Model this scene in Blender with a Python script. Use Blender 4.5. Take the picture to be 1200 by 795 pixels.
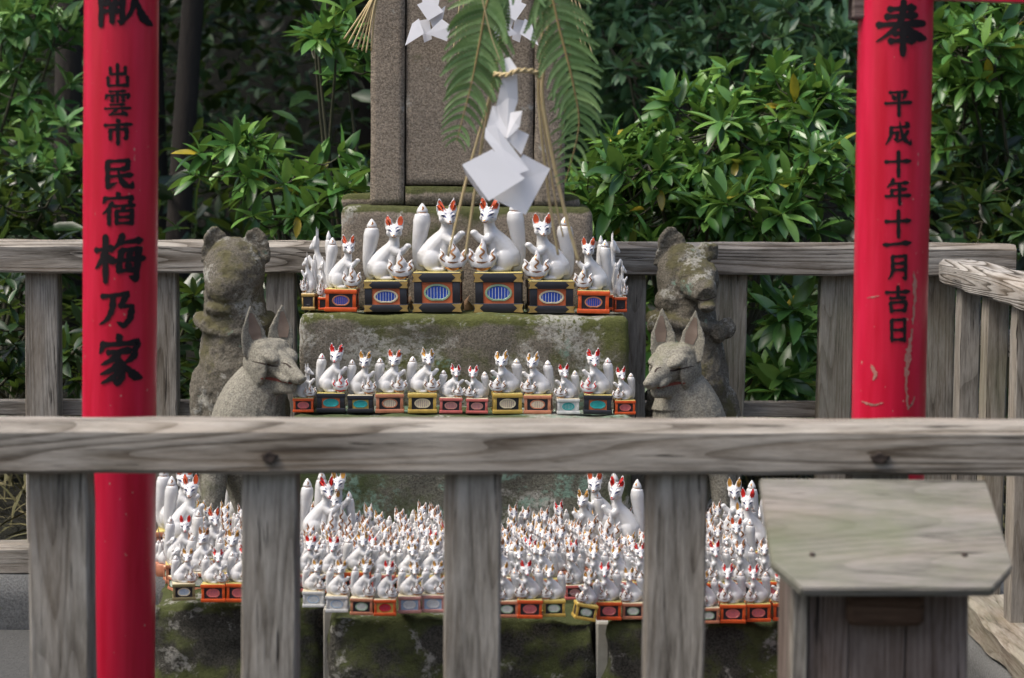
import bpy, bmesh, math, random
import numpy as np
from mathutils import Vector, Matrix, noise
from mathutils.bvhtree import BVHTree

for o in list(bpy.data.objects): bpy.data.objects.remove(o)
scene = bpy.context.scene
COL = scene.collection
R = math.radians
rnd = random.Random(7)

# ------------------------------------------------------------------ camera
H = 1.107                      # eye height above the paved ground
FPX = 2500.0                   # focal length in pixels of the 1200 px wide photograph
PITCH = math.atan(227.5 / FPX)
ROLL = 0.007
cam_d = bpy.data.cameras.new('camera')
cam = bpy.data.objects.new('camera', cam_d); COL.objects.link(cam)
cam_d.sensor_width = 36.0
cam_d.lens = FPX / 1200 * 36.0
cam_d.clip_start = 0.05; cam_d.clip_end = 600
CAMM = Matrix.Translation((0, 0, H)) @ Matrix.Rotation(R(90) - PITCH, 4, 'X') @ Matrix.Rotation(ROLL, 4, 'Z')
cam.matrix_world = CAMM
cam_d.dof.use_dof = True
cam_d.dof.focus_distance = 4.33
cam_d.dof.aperture_fstop = 6.2
cam_d.dof.aperture_blades = 0
scene.camera = cam

# ------------------------------------------------------------------ world, sun, exposure
SUN_EL, SUN_AZ = R(60), R(-72)       # soft light from the front left, high up (azimuth from -Y towards +X)
w = bpy.data.worlds.new('World'); scene.world = w; w.use_nodes = True
wn = w.node_tree.nodes; wl = w.node_tree.links; wn.clear()
sky = wn.new('ShaderNodeTexSky'); sky.sky_type = 'NISHITA'; sky.sun_disc = False
sky.sun_elevation = SUN_EL; sky.sun_rotation = math.pi - SUN_AZ
sky.air_density = 1.0; sky.dust_density = 5.0; sky.ozone_density = 1.0
bg = wn.new('ShaderNodeBackground'); bg.inputs[1].default_value = 0.14
wo = wn.new('ShaderNodeOutputWorld')
wl.new(sky.outputs[0], bg.inputs[0]); wl.new(bg.outputs[0], wo.inputs[0])
sun_d = bpy.data.lights.new('sun', 'SUN'); sun_d.energy = 1.5; sun_d.angle = R(25); sun_d.color = (1.0, 0.95, 0.88)
sun = bpy.data.objects.new('sun', sun_d); COL.objects.link(sun)
_d = Vector((math.sin(SUN_AZ) * math.cos(SUN_EL), -math.cos(SUN_AZ) * math.cos(SUN_EL), math.sin(SUN_EL)))
sun.rotation_euler = _d.to_track_quat('Z', 'Y').to_euler()
scene.render.engine = 'CYCLES'
scene.view_settings.view_transform = 'Standard'; scene.view_settings.look = 'None'
scene.view_settings.exposure = 1.0; scene.view_settings.gamma = 1.0
scene.cycles.use_denoising = True
scene.cycles.max_bounces = 6; scene.cycles.diffuse_bounces = 3; scene.cycles.glossy_bounces = 3
scene.cycles.transmission_bounces = 3; scene.cycles.transparent_max_bounces = 6
scene.cycles.sample_clamp_indirect = 6.0

def P(px, py, D):
    """the point of the place that the photograph shows at pixel px, py, when it stands D metres out"""
    d = CAMM.to_3x3() @ Vector(((px - 600) / FPX, -(py - 397.5) / FPX, -1.0))
    return Vector((0, 0, H)) + d * (D / d.y)
def mpp(D): return D / FPX        # metres per photo pixel at distance D

# ------------------------------------------------------------------ materials
MATS = {}
class NT:
    def __init__(s, name):
        s.m = bpy.data.materials.new(name); s.m.use_nodes = True
        s.n = s.m.node_tree.nodes; s.l = s.m.node_tree.links; s.n.clear()
        s.out = s.n.new('ShaderNodeOutputMaterial'); s.b = s.n.new('ShaderNodeBsdfPrincipled')
        s.l.new(s.b.outputs[0], s.out.inputs[0]); MATS[name] = s.m
    def set(s, node, key, v):
        if v is None: return
        if isinstance(v, bpy.types.NodeSocket): s.l.new(v, node.inputs[key])
        else: node.inputs[key].default_value = v
    def coord(s, kind='Object', scale=(1, 1, 1), rand=True):
        tc = s.n.new('ShaderNodeTexCoord'); mp = s.n.new('ShaderNodeMapping'); mp.inputs['Scale'].default_value = scale
        s.l.new(tc.outputs[kind], mp.inputs[0])
        if rand:
            oi = s.n.new('ShaderNodeObjectInfo'); vm = s.n.new('ShaderNodeVectorMath'); vm.operation = 'SCALE'
            vm.inputs[0].default_value = (17.3, 9.1, 23.7); s.l.new(oi.outputs['Random'], vm.inputs['Scale'])
            s.l.new(vm.outputs[0], mp.inputs['Location'])
        return mp.outputs[0]
    def world(s, scale=1.0):
        g = s.n.new('ShaderNodeNewGeometry'); mp = s.n.new('ShaderNodeMapping'); mp.inputs['Scale'].default_value = (scale,) * 3 if not isinstance(scale, tuple) else scale
        s.l.new(g.outputs['Position'], mp.inputs[0]); return mp.outputs[0]
    def noise(s, vec, scale, detail=4, rough=0.55, dist=0.0):
        t = s.n.new('ShaderNodeTexNoise'); s.l.new(vec, t.inputs['Vector'])
        t.inputs['Scale'].default_value = scale; t.inputs['Detail'].default_value = detail
        t.inputs['Roughness'].default_value = rough; t.inputs['Distortion'].default_value = dist
        return t.outputs['Fac']
    def voro(s, vec, scale, out='Distance'):
        t = s.n.new('ShaderNodeTexVoronoi'); s.l.new(vec, t.inputs['Vector']); t.inputs['Scale'].default_value = scale
        return t.outputs[out]
    def ramp(s, fac, stops, interp='LINEAR'):
        r = s.n.new('ShaderNodeValToRGB'); r.color_ramp.interpolation = interp
        e = r.color_ramp.elements
        while len(e) < len(stops): e.new(0.5)
        for i, (p, c) in enumerate(stops):
            e[i].position = p; e[i].color = (c, c, c, 1) if not isinstance(c, tuple) else (c[0], c[1], c[2], 1)
        s.l.new(fac, r.inputs[0]); return r.outputs[0]
    def mix(s, fac, a, b, mode='MIX'):
        m = s.n.new('ShaderNodeMix'); m.data_type = 'RGBA'; m.blend_type = mode
        s.set(m, 0, fac)
        for k, v in ((6, a), (7, b)):
            if isinstance(v, tuple): v = (v[0], v[1], v[2], 1)
            s.set(m, k, v)
        return m.outputs[2]
    def math(s, op, a, b=None):
        m = s.n.new('ShaderNodeMath'); m.operation = op; s.set(m, 0, a); s.set(m, 1, b); return m.outputs[0]
    def bump(s, h, strength=0.3, dist=0.01, prev=None):
        b = s.n.new('ShaderNodeBump'); b.inputs['Strength'].default_value = strength; b.inputs['Distance'].default_value = dist
        s.l.new(h, b.inputs['Height'])
        if prev is not None: s.l.new(prev, b.inputs['Normal'])
        return b.outputs[0]
    def fin(s, col=None, rough=None, bump=None, **kw):
        if isinstance(col, tuple): col = (col[0], col[1], col[2], 1)
        s.set(s.b, 'Base Color', col); s.set(s.b, 'Roughness', rough)
        if bump is not None: s.l.new(bump, s.b.inputs['Normal'])
        for k, v in kw.items(): s.set(s.b, k.replace('_', ' '), v)
        return s.m

def mat_wood(name, c_dark, c_mid, c_light, green=0.0, ring=13.0, rw=0.20):
    t = NT(name)
    lines = t.noise(t.coord('Object', (9, 120, 120)), 1.0, 5, 0.65, 0.5)
    fiber = t.noise(t.coord('Object', (20, 330, 330)), 1.0, 4, 0.8)
    blot = t.noise(t.coord('Object', (3.5, 14, 14)), 1.6, 4, 0.6)
    # growth lines: contours of a long stretched field, sharp on one side
    field = t.noise(t.coord('Object', (0.55, 6, ring)), 1.0, 1, 0.4, 0.1)
    fr = t.math('FRACT', t.math('MULTIPLY', field, 26.0))
    grow = t.ramp(fr, [(0.0, 0.10), (0.12, 0.22), (0.36, 0.58), (0.8, 0.72), (0.96, 0.55)])
    g = t.mix(rw, t.mix(0.60, lines, fiber), grow)
    g = t.math('ADD', g, t.math('MULTIPLY', t.math('SUBTRACT', blot, 0.5), 0.55))
    col = t.ramp(g, [(0.29, c_dark), (0.46, c_mid), (0.64, c_light)])
    warm = t.ramp(t.noise(t.coord('Object', (1.2, 8, 8)), 2.0, 3, 0.5), [(0.45, 0.0), (0.66, 0.5)])
    col = t.mix(warm, col, t.mix(0.5, col, (c_mid[0] * 1.15, c_mid[1] * 0.9, c_mid[2] * 0.66)))
    crack = t.ramp(t.noise(t.coord('Object', (6.0, 150, 150)), 1.0, 3, 0.55), [(0.29, 0.0), (0.34, 1.0)])
    col = t.mix(crack, (0.016, 0.013, 0.011), col)
    if green:
        gm = t.ramp(t.noise(t.coord('Object', (1, 1.5, 1.5)), 5, 4, 0.6), [(0.45, 0.0), (0.7, green)])
        col = t.mix(gm, col, (0.13, 0.145, 0.085))
    h = t.math('MULTIPLY', g, crack)
    return t.fin(col, 0.88, t.bump(h, 0.8, 0.004), Specular_IOR_Level=0.2)

WOOD = mat_wood('weathered_wood', (0.062, 0.054, 0.044), (0.192, 0.176, 0.150), (0.34, 0.318, 0.28))
WOOD_R = mat_wood('rail_wood', (0.050, 0.041, 0.032), (0.182, 0.164, 0.138), (0.34, 0.315, 0.275), ring=12, rw=0.36)
WOOD_B = mat_wood('weathered_wood_brown', (0.055, 0.046, 0.035), (0.19, 0.168, 0.135), (0.33, 0.305, 0.26), green=0.35)
WOOD_L = mat_wood('bleached_wood', (0.045, 0.038, 0.03), (0.19, 0.172, 0.148), (0.36, 0.343, 0.315), ring=26, rw=0.55)
WOOD_LID = mat_wood('pale_lid_wood', (0.085, 0.08, 0.067), (0.160, 0.153, 0.134), (0.245, 0.226, 0.203), green=0.65, ring=9, rw=0.2)
WOOD_BOX = mat_wood('brown_box_wood', (0.045, 0.033, 0.028), (0.105, 0.082, 0.070), (0.18, 0.15, 0.135), ring=12, rw=0.25)

def mat_stone(name, c1, c2, moss=0.0, lichen=0.0, teal=0.0, speckle=0.5, mossc=(0.055, 0.065, 0.018), bump=0.7, mscale=4.0, top=0.5):
    t = NT(name)
    v = t.world(1.0)
    base = t.mix(t.noise(v, 5, 5, 0.6), c1, c2)
    grain = t.noise(v, 250, 4, 0.8)
    base = t.mix(speckle, base, t.mix(t.ramp(grain, [(0.38, 0.0), (0.60, 1.0)]), tuple(x * 0.30 for x in c1), tuple(min(1, x * 1.45) for x in c2)))
    g = t.n.new('ShaderNodeNewGeometry'); sx = t.n.new('ShaderNodeSeparateXYZ'); t.l.new(g.outputs['Normal'], sx.inputs[0])
    up = t.math('MULTIPLY', t.math('MAXIMUM', sx.outputs['Z'], 0.0), top)
    if moss:
        n = t.noise(v, mscale, 6, 0.68)
        k = t.math('ADD', n, up)
        mk = t.ramp(k, [(0.62 - 0.22 * moss, 0.0), (0.72 - 0.2 * moss, 1.0)])
        mc = t.mix(t.noise(v, 60, 4, 0.7), tuple(x * 0.45 for x in mossc), tuple(x * 1.9 for x in mossc))
        base = t.mix(t.math('MULTIPLY', mk, 0.92), base, mc)
    if lichen:
        n = t.noise(t.world((1, 1, 1.15)), mscale * 1.35, 7, 0.72, 0.3)
        lk = t.ramp(n, [(0.62 - 0.14 * lichen, 0.0), (0.66 - 0.12 * lichen, 1.0)])
        lk = t.math('MULTIPLY', lk, t.ramp(t.noise(v, 110, 3, 0.7), [(0.38, 0.0), (0.52, 1.0)]))
        base = t.mix(t.math('MULTIPLY', lk, 0.85), base, t.mix(grain, (0.30, 0.30, 0.26), (0.52, 0.51, 0.46)))
    if teal:
        n = t.noise(t.world((1.2, 1, 1.4)), mscale * 1.7, 5, 0.66, 0.2)
        tk = t.ramp(n, [(0.66 - 0.12 * teal, 0.0), (0.71 - 0.12 * teal, 1.0)])
        tk = t.math('MULTIPLY', tk, t.ramp(t.noise(v, 85, 3, 0.7), [(0.40, 0.0), (0.55, 1.0)]))
        base = t.mix(t.math('MULTIPLY', tk, 0.8), base, (0.20, 0.32, 0.25))
    hgt = t.math('ADD', t.math('MULTIPLY', grain, 0.6), t.noise(v, 60, 6, 0.8))
    return t.fin(base, 0.92, t.bump(hgt, bump, 0.012), Specular_IOR_Level=0.2)

ST_ALTAR = mat_stone('mossy_altar_stone', (0.11, 0.098, 0.076), (0.21, 0.188, 0.15), moss=0.8, lichen=0.8, teal=0.7, mossc=(0.075, 0.085, 0.022))
ST_TEAL = mat_stone('teal_lichen_stone', (0.09, 0.085, 0.065), (0.15, 0.15, 0.12), moss=0.6, lichen=0.6, teal=1.25, mossc=(0.06, 0.08, 0.03))
ST_BASE = mat_stone('dark_mossy_stone', (0.018, 0.018, 0.016), (0.11, 0.106, 0.086), moss=0.55, lichen=0.45, mossc=(0.085, 0.10, 0.034), bump=1.0, mscale=9.0, top=0.4)
ST_STELE = mat_stone('brown_stele_stone', (0.20, 0.165, 0.125), (0.30, 0.255, 0.20), moss=0.02, lichen=0.12, speckle=0.55)
ST_PALE = mat_stone('pale_granite', (0.17, 0.16, 0.127), (0.255, 0.243, 0.20), moss=0.12, lichen=0.0, speckle=0.45, mossc=(0.10, 0.105, 0.06), bump=0.45, top=0.1)
ST_OLD = mat_stone('weathered_brown_stone', (0.105, 0.095, 0.072), (0.20, 0.182, 0.145), moss=0.25, lichen=0.55, teal=0.25, speckle=0.5, mossc=(0.10, 0.092, 0.045), mscale=9, top=0.12, bump=0.9)
ST_CONC = mat_stone('grey_concrete', (0.085, 0.088, 0.088), (0.14, 0.142, 0.14), moss=0.2, speckle=0.4, bump=0.4, top=0.0)

t = NT('mortar'); MORTAR = t.fin(t.mix(t.noise(t.world(1), 60, 4, 0.7), (0.22, 0.21, 0.18), (0.36, 0.35, 0.30)), 0.95)
t = NT('black_core'); CORE = t.fin((0.02, 0.018, 0.015), 0.95)

def mat_red(name, chip):
    t = NT(name)
    v = t.coord('Object', (1, 1, 0.10), rand=False)
    gloss_streak = t.noise(v, 30, 4, 0.6)
    col = t.mix(t.ramp(gloss_streak, [(0.35, 0.0), (0.72, 1.0)]), (0.40, 0.0015, 0.019), (0.56, 0.011, 0.050))  # paler pink streaks put gloss highlights into the paint colour
    vv = t.coord('Object', (1, 1, 0.33), rand=False)
    n = t.noise(vv, 9, 6, 0.72, 0.6)
    ck = t.ramp(n, [(chip, 0.0), (chip + 0.012, 1.0)])
    fl = t.ramp(t.noise(t.coord('Object', (1, 1, 0.8), rand=False), 120, 2, 0.5), [(0.735, 0.0), (0.75, 0.7)])
    ck2 = t.math('MAXIMUM', ck, fl)
    col = t.mix(ck2, col, t.mix(t.noise(v, 80, 2, 0.5), (0.30, 0.17, 0.12), (0.48, 0.30, 0.24)))
    h = t.math('SUBTRACT', t.math('MULTIPLY', gloss_streak, 0.35), ck2)
    return t.fin(col, t.math('ADD', t.math('MULTIPLY', gloss_streak, 0.25), 0.22), t.bump(h, 0.18, 0.003), Specular_IOR_Level=0.4, Coat_Weight=0.12, Coat_Roughness=0.15)
RED = mat_red('red_paint', 0.735); RED_CHIP = mat_red('chipped_red_paint', 0.70)
t = NT('black_ink'); INK = t.fin((0.010, 0.008, 0.009), 0.65, Specular_IOR_Level=0.15)

def mat_glaze(name, col, rough=0.12, var=0.0, **kw):
    t = NT(name); c = col
    if var:
        dark = tuple(x * (1 - var) for x in col)
        c = t.mix(t.ramp(t.noise(t.coord('Object', (1, 1, 1)), 5, 4, 0.65), [(0.3, 0.0), (0.65, 1.0)]), dark, col)
    return t.fin(c, rough, **kw)
t = NT('porcelain')
oi = t.n.new('ShaderNodeObjectInfo')
v = t.world(1.0)
pc = t.mix(t.ramp(t.noise(v, 38, 4, 0.65), [(0.32, 1.0), (0.52, 0.0)]), (0.60, 0.60, 0.595), (0.52, 0.51, 0.485))
pc = t.mix(t.math('MULTIPLY', oi.outputs['Random'], 0.25), pc, (0.50, 0.50, 0.485))
dirt = t.ramp(t.noise(v, 170, 3, 0.7), [(0.68, 0.0), (0.76, 0.55)])
pc = t.mix(dirt, pc, (0.30, 0.26, 0.20))
POR = t.fin(pc, 0.12, Specular_IOR_Level=0.6)
GOLD = mat_glaze('worn_gold', (0.50, 0.24, 0.11), 0.22, 0.3, Metallic=0.75)
GOLDP = mat_glaze('gold_paint', (0.46, 0.31, 0.10), 0.4, 0.35, Metallic=0.3)
EAR_O = mat_glaze('ear_orange_red', (0.56, 0.085, 0.025), 0.25, 0.3)
EAR_R = mat_glaze('ear_red', (0.52, 0.02, 0.015), 0.22, 0.2)
EAR_G = mat_glaze('ear_brown_gold', (0.34, 0.15, 0.06), 0.25, 0.3)
EAR_Y = mat_glaze('ear_ochre', (0.46, 0.24, 0.05), 0.25, 0.3)
EYE = mat_glaze('eye_ink', (0.03, 0.03, 0.05), 0.3)
EYE_B = mat_glaze('eye_blue_ink', (0.05, 0.06, 0.16), 0.3)
PAINT = {}
for k, c in dict(black=(0.022, 0.022, 0.028), orange=(0.66, 0.095, 0.018), salmon=(0.50, 0.20, 0.11), pink=(0.52, 0.25, 0.21),
                 rose=(0.60, 0.15, 0.13), yellow=(0.55, 0.37, 0.08), olive=(0.22, 0.19, 0.09), white=(0.66, 0.66, 0.63), panel_orange=(0.62, 0.15, 0.055),
                 teal=(0.03, 0.36, 0.36), blue=(0.015, 0.07, 0.42), sage=(0.30, 0.44, 0.28), cream=(0.70, 0.62, 0.42), purple=(0.22, 0.06, 0.22), paleblue=(0.35, 0.48, 0.62)).items():
    PAINT[k] = mat_glaze('paint_' + k, c, 0.33, 0.28)
PAINT['gold'] = GOLDP; PAINT['red'] = EAR_R

t = NT('paper')
pm = t.fin((0.80, 0.80, 0.81), 0.85, Specular_IOR_Level=0.15)
tr = t.n.new('ShaderNodeBsdfTranslucent'); tr.inputs[0].default_value = (0.8, 0.8, 0.88, 1)
mx = t.n.new('ShaderNodeMixShader'); mx.inputs[0].default_value = 0.22
t.l.new(t.b.outputs[0], mx.inputs[1]); t.l.new(tr.outputs[0], mx.inputs[2]); t.l.new(mx.outputs[0], t.out.inputs[0]); PAPER = t.m
t = NT('straw'); STRAW = t.fin(t.mix(t.noise(t.coord('Object'), 30, 3, 0.6), (0.36, 0.27, 0.12), (0.58, 0.47, 0.26)), 0.6)
t = NT('wire'); WIRE = t.fin((0.16, 0.13, 0.13), 0.45, Metallic=0.8)
t = NT('iron_and_shade'); IRON_SHADE = t.fin((0.035, 0.024, 0.018), 0.9)  # dark iron of nail heads; also shade painted into holes and slits
t = NT('red_tongue'); TONGUE = t.fin((0.20, 0.055, 0.04), 0.8)
t = NT('ear_stone_stain'); EARST = t.fin(t.mix(t.noise(t.world(1), 40, 4, 0.6), (0.11, 0.075, 0.055), (0.21, 0.165, 0.13)), 0.9)

def mat_leaf(name, dark, mid, light, island=True, rough=0.30, yellow=0.0, trans=0.25):
    t = NT(name)
    if island:
        g = t.n.new('ShaderNodeNewGeometry'); r = g.outputs['Random Per Island']
    else:
        oi = t.n.new('ShaderNodeObjectInfo'); r = oi.outputs['Random']
    stops = [(0.0, dark), (0.55, mid), (0.93, light)]
    if yellow: stops += [(0.975, light), (0.985, (0.42, 0.32, 0.03))]
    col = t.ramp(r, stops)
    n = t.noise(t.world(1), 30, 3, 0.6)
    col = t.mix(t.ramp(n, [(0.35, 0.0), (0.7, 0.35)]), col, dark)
    t.fin(col, rough, Specular_IOR_Level=0.5)
    tr = t.n.new('ShaderNodeBsdfTranslucent'); t.l.new(t.mix(0.5, col, (0.16, 0.24, 0.03)), tr.inputs[0])
    mx = t.n.new('ShaderNodeMixShader'); mx.inputs[0].default_value = trans
    t.l.new(t.b.outputs[0], mx.inputs[1]); t.l.new(tr.outputs[0], mx.inputs[2]); t.l.new(mx.outputs[0], t.out.inputs[0])
    return t.m
LEAF_N = mat_leaf('glossy_leaf', (0.034, 0.10, 0.026), (0.085, 0.215, 0.045), (0.19, 0.35, 0.075), island=False, yellow=1)
LEAF_S = mat_leaf('glossy_leaf_mass', (0.034, 0.10, 0.026), (0.085, 0.215, 0.045), (0.19, 0.35, 0.075), yellow=1)
LEAF_SHADE = mat_leaf('shaded_leaf', (0.006, 0.018, 0.007), (0.016, 0.042, 0.014), (0.045, 0.095, 0.028))  # leaf green darkened so the wood's shade sits in the colour
LEAF_F = mat_leaf('far_leaf', (0.035, 0.095, 0.048), (0.10, 0.21, 0.095), (0.22, 0.36, 0.18))
LEAF_B = mat_leaf('bright_leaf', (0.05, 0.14, 0.04), (0.13, 0.28, 0.08), (0.27, 0.44, 0.14))
FERN = mat_leaf('fern_green', (0.09, 0.18, 0.055), (0.14, 0.25, 0.085), (0.22, 0.34, 0.13), island=False, rough=0.5, trans=0.3)
FERN_STEM = mat_glaze('fern_stem', (0.26, 0.19, 0.07), 0.6, 0.3)
t = NT('bark'); BARK = t.fin(t.mix(t.noise(t.world((1, 1, 0.25)), 30, 5, 0.7), (0.010, 0.008, 0.006), (0.035, 0.027, 0.021)), 0.95, t.bump(t.noise(t.world((1, 1, 0.25)), 30, 5, 0.7), 0.8, 0.01))
t = NT('twig'); TWIG = t.fin(t.mix(t.noise(t.world(1), 25, 4, 0.6), (0.025, 0.03, 0.014), (0.07, 0.06, 0.035)), 0.75)
t = NT('dry_leaf'); DRY = t.fin(t.mix(t.noise(t.world(1), 45, 3, 0.6), (0.10, 0.055, 0.03), (0.24, 0.15, 0.085)), 0.8)
t = NT('ground_gravel')
gv = t.world(1)
GROUND = t.fin(t.mix(t.noise(gv, 70, 5, 0.7), (0.025, 0.026, 0.026), (0.085, 0.086, 0.083)), 0.95, t.bump(t.noise(gv, 90, 4, 0.7), 0.6, 0.01))
t = NT('shaded_bank_soil')
SOIL = t.fin(t.mix(t.noise(t.world(1), 6, 6, 0.7), t.mix(t.noise(t.world(1), 60, 3, 0.7), (0.006, 0.005, 0.004), (0.025, 0.019, 0.012)), (0.010, 0.014, 0.005)), 0.95, t.bump(t.noise(t.world(1), 40, 5, 0.7), 1.0, 0.03))  # near-black soil: shade under the wood put into its colour

# ------------------------------------------------------------------ mesh helpers
class MB:
    def __init__(s): s.v = []; s.f = []; s.m = []
    def add(s, v, f, mi=0):
        o = len(s.v); s.v += [tuple(p) for p in v]; s.f += [tuple(i + o for i in q) for q in f]; s.m += [mi] * len(f); return s
    def box(s, x0, x1, y0, y1, z0, z1, mi=0, bev=0.0):
        if not bev:
            v = [(x, y, z) for z in (z0, z1) for y in (y0, y1) for x in (x0, x1)]
            return s.add(v, [(0, 2, 3, 1), (4, 5, 7, 6), (0, 1, 5, 4), (2, 6, 7, 3), (0, 4, 6, 2), (1, 3, 7, 5)], mi)
        b = bev; ring = lambda e, z: [(x0 + e, y0, z), (x1 - e, y0, z), (x1, y0 + e, z), (x1, y1 - e, z), (x1 - e, y1, z), (x0 + e, y1, z), (x0, y1 - e, z), (x0, y0 + e, z)]
        def ring2(z, ins):
            a0, a1, c0, c1 = x0 + ins, x1 - ins, y0 + ins, y1 - ins; e = b
            return [(a0 + e, c0, z), (a1 - e, c0, z), (a1, c0 + e, z), (a1, c1 - e, z), (a1 - e, c1, z), (a0 + e, c1, z), (a0, c1 - e, z), (a0, c0 + e, z)]
        v = ring2(z0, b * 0.7) + ring2(z0 + b, 0) + ring2(z1 - b, 0) + ring2(z1, b * 0.7)
        f = [tuple(range(7, -1, -1)), tuple(range(24, 32))]
        for k in range(3):
            for i in range(8): f.append((k * 8 + i, k * 8 + (i + 1) % 8, (k + 1) * 8 + (i + 1) % 8, (k + 1) * 8 + i))
        return s.add(v, f, mi)
    def loft(s, rings, mi=0, cap=True, closed=True):
        n = len(rings[0]); v = [p for r in rings for p in r]; f = []
        for k in range(len(rings) - 1):
            for i in range(n if closed else n - 1):
                j = (i + 1) % n; f.append((k * n + i, k * n + j, (k + 1) * n + j, (k + 1) * n + i))
        if cap:
            f.append(tuple(range(n - 1, -1, -1))); f.append(tuple(range((len(rings) - 1) * n, len(rings) * n)))
        return s.add(v, f, mi)
    def tube(s, pts, rad, n=8, mi=0, cap=True, flat=None):
        pts = [Vector(p) for p in pts]
        if not hasattr(rad, '__len__'): rad = [rad] * len(pts)
        rings = []; up = None
        for i, p in enumerate(pts):
            d = (pts[min(i + 1, len(pts) - 1)] - pts[max(i - 1, 0)])
            d = d.normalized() if d.length > 1e-9 else Vector((0, 0, 1))
            if up is None: up = Vector((0, 1, 0)) if abs(d.y) < 0.9 else Vector((1, 0, 0))
            a = d.cross(up).normalized(); b = a.cross(d).normalized(); up = b
            r = rad[i]; ra, rb = (r, r) if not hasattr(r, '__len__') else r
            rings.append([p + a * (ra * math.cos(2 * math.pi * k / n)) + b * (rb * math.sin(2 * math.pi * k / n)) for k in range(n)])
        return s.loft(rings, mi, cap)
    def ell(s, c, r, n=14, m=9, mi=0, rot=None):
        rings = []
        c = Vector(c)
        for k in range(m + 1):
            th = math.pi * (k + 0.001) / (m + 0.002)
            ring = []
            for i in range(n):
                ph = 2 * math.pi * i / n
                p = Vector((r[0] * math.sin(th) * math.cos(ph), r[1] * math.sin(th) * math.sin(ph), -r[2] * math.cos(th)))
                if rot is not None: p = rot @ p
                ring.append(c + p)
            rings.append(ring)
        return s.loft(rings, mi)
    def mesh(s, name, mats, smooth=True, fix=True):
        me = bpy.data.meshes.new(name); me.from_pydata(s.v, [], s.f)
        for m in (mats if isinstance(mats, (list, tuple)) else [mats]): me.materials.append(m)
        if len(me.materials) > 1: me.polygons.foreach_set('material_index', s.m)
        if fix:
            bm = bmesh.new(); bm.from_mesh(me); bmesh.ops.recalc_face_normals(bm, faces=bm.faces); bm.to_mesh(me); bm.free()
        me.polygons.foreach_set('use_smooth', [smooth] * len(me.polygons))
        me.update(); return me
    def build(s, name, mats, parent=None, smooth=False, **kw):
        return link(name, s.mesh(name, mats, smooth), parent, **kw)

def link(name, me, parent=None, label=None, cat=None, group=None, kind=None, mw=None):
    o = bpy.data.objects.new(name, me); COL.objects.link(o)
    if parent is not None: o.parent = parent
    if mw is not None: o.matrix_basis = mw
    return tag(o, label, cat, group, kind)
def tag(o, label=None, cat=None, group=None, kind=None):
    if label: o['label'] = label
    if cat: o['category'] = cat
    if group: o['group'] = group
    if kind: o['kind'] = kind
    return o
def empty(name, loc, label=None, cat=None, group=None, rz=0.0, kind=None):
    o = link(name, None, None, label, cat, group, kind); o.location = loc; o.rotation_euler = (0, 0, rz); o.empty_display_size = 0.05; return o
def auto_smooth(me, ang=40):
    bm = bmesh.new(); bm.from_mesh(me)
    for e in bm.edges:
        if len(e.link_faces) == 2 and e.calc_face_angle(0) > R(ang): e.smooth = False
    bm.to_mesh(me); bm.free(); me.polygons.foreach_set('use_smooth', [True] * len(me.polygons))

def remesh(mb, voxel, smooth=5, name='shape', mat=None, disp=None, decimate=None):
    me = mb.mesh('tmp', MATS['black_core'])
    o = bpy.data.objects.new('tmp', me); COL.objects.link(o)
    m = o.modifiers.new('r', 'REMESH'); m.mode = 'VOXEL'; m.voxel_size = voxel
    if smooth:
        m = o.modifiers.new('s', 'SMOOTH'); m.factor = 0.5; m.iterations = smooth
    if decimate:
        m = o.modifiers.new('d', 'DECIMATE'); m.ratio = decimate
    dg = bpy.context.evaluated_depsgraph_get()
    out = bpy.data.meshes.new_from_object(o.evaluated_get(dg)); out.name = name
    bpy.data.objects.remove(o); bpy.data.meshes.remove(me)
    out.materials.clear()
    if mat: out.materials.append(mat)
    if disp:
        co = [v.co + v.normal * disp(v.co) for v in out.vertices]
        for v, c in zip(out.vertices, co): v.co = c
    out.polygons.foreach_set('use_smooth', [True] * len(out.polygons)); out.update()
    return out

def crv(pts, n):
    """Catmull-Rom through pts, n samples per span"""
    pts = [Vector(p) for p in pts]; out = []
    for i in range(len(pts) - 1):
        p0, p1, p2, p3 = pts[max(i - 1, 0)], pts[i], pts[i + 1], pts[min(i + 2, len(pts) - 1)]
        for k in range(n):
            t = k / n
            out.append(0.5 * ((2 * p1) + (p2 - p0) * t + (2 * p0 - 5 * p1 + 4 * p2 - p3) * t * t + (3 * p1 - p0 - 3 * p2 + p3) * t ** 3))
    out.append(pts[-1]); return out
def interp(xs, n):
    """resample a list of numbers to n values"""
    return [float(np.interp(i / (n - 1), np.linspace(0, 1, len(xs)), xs)) for i in range(n)]

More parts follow.
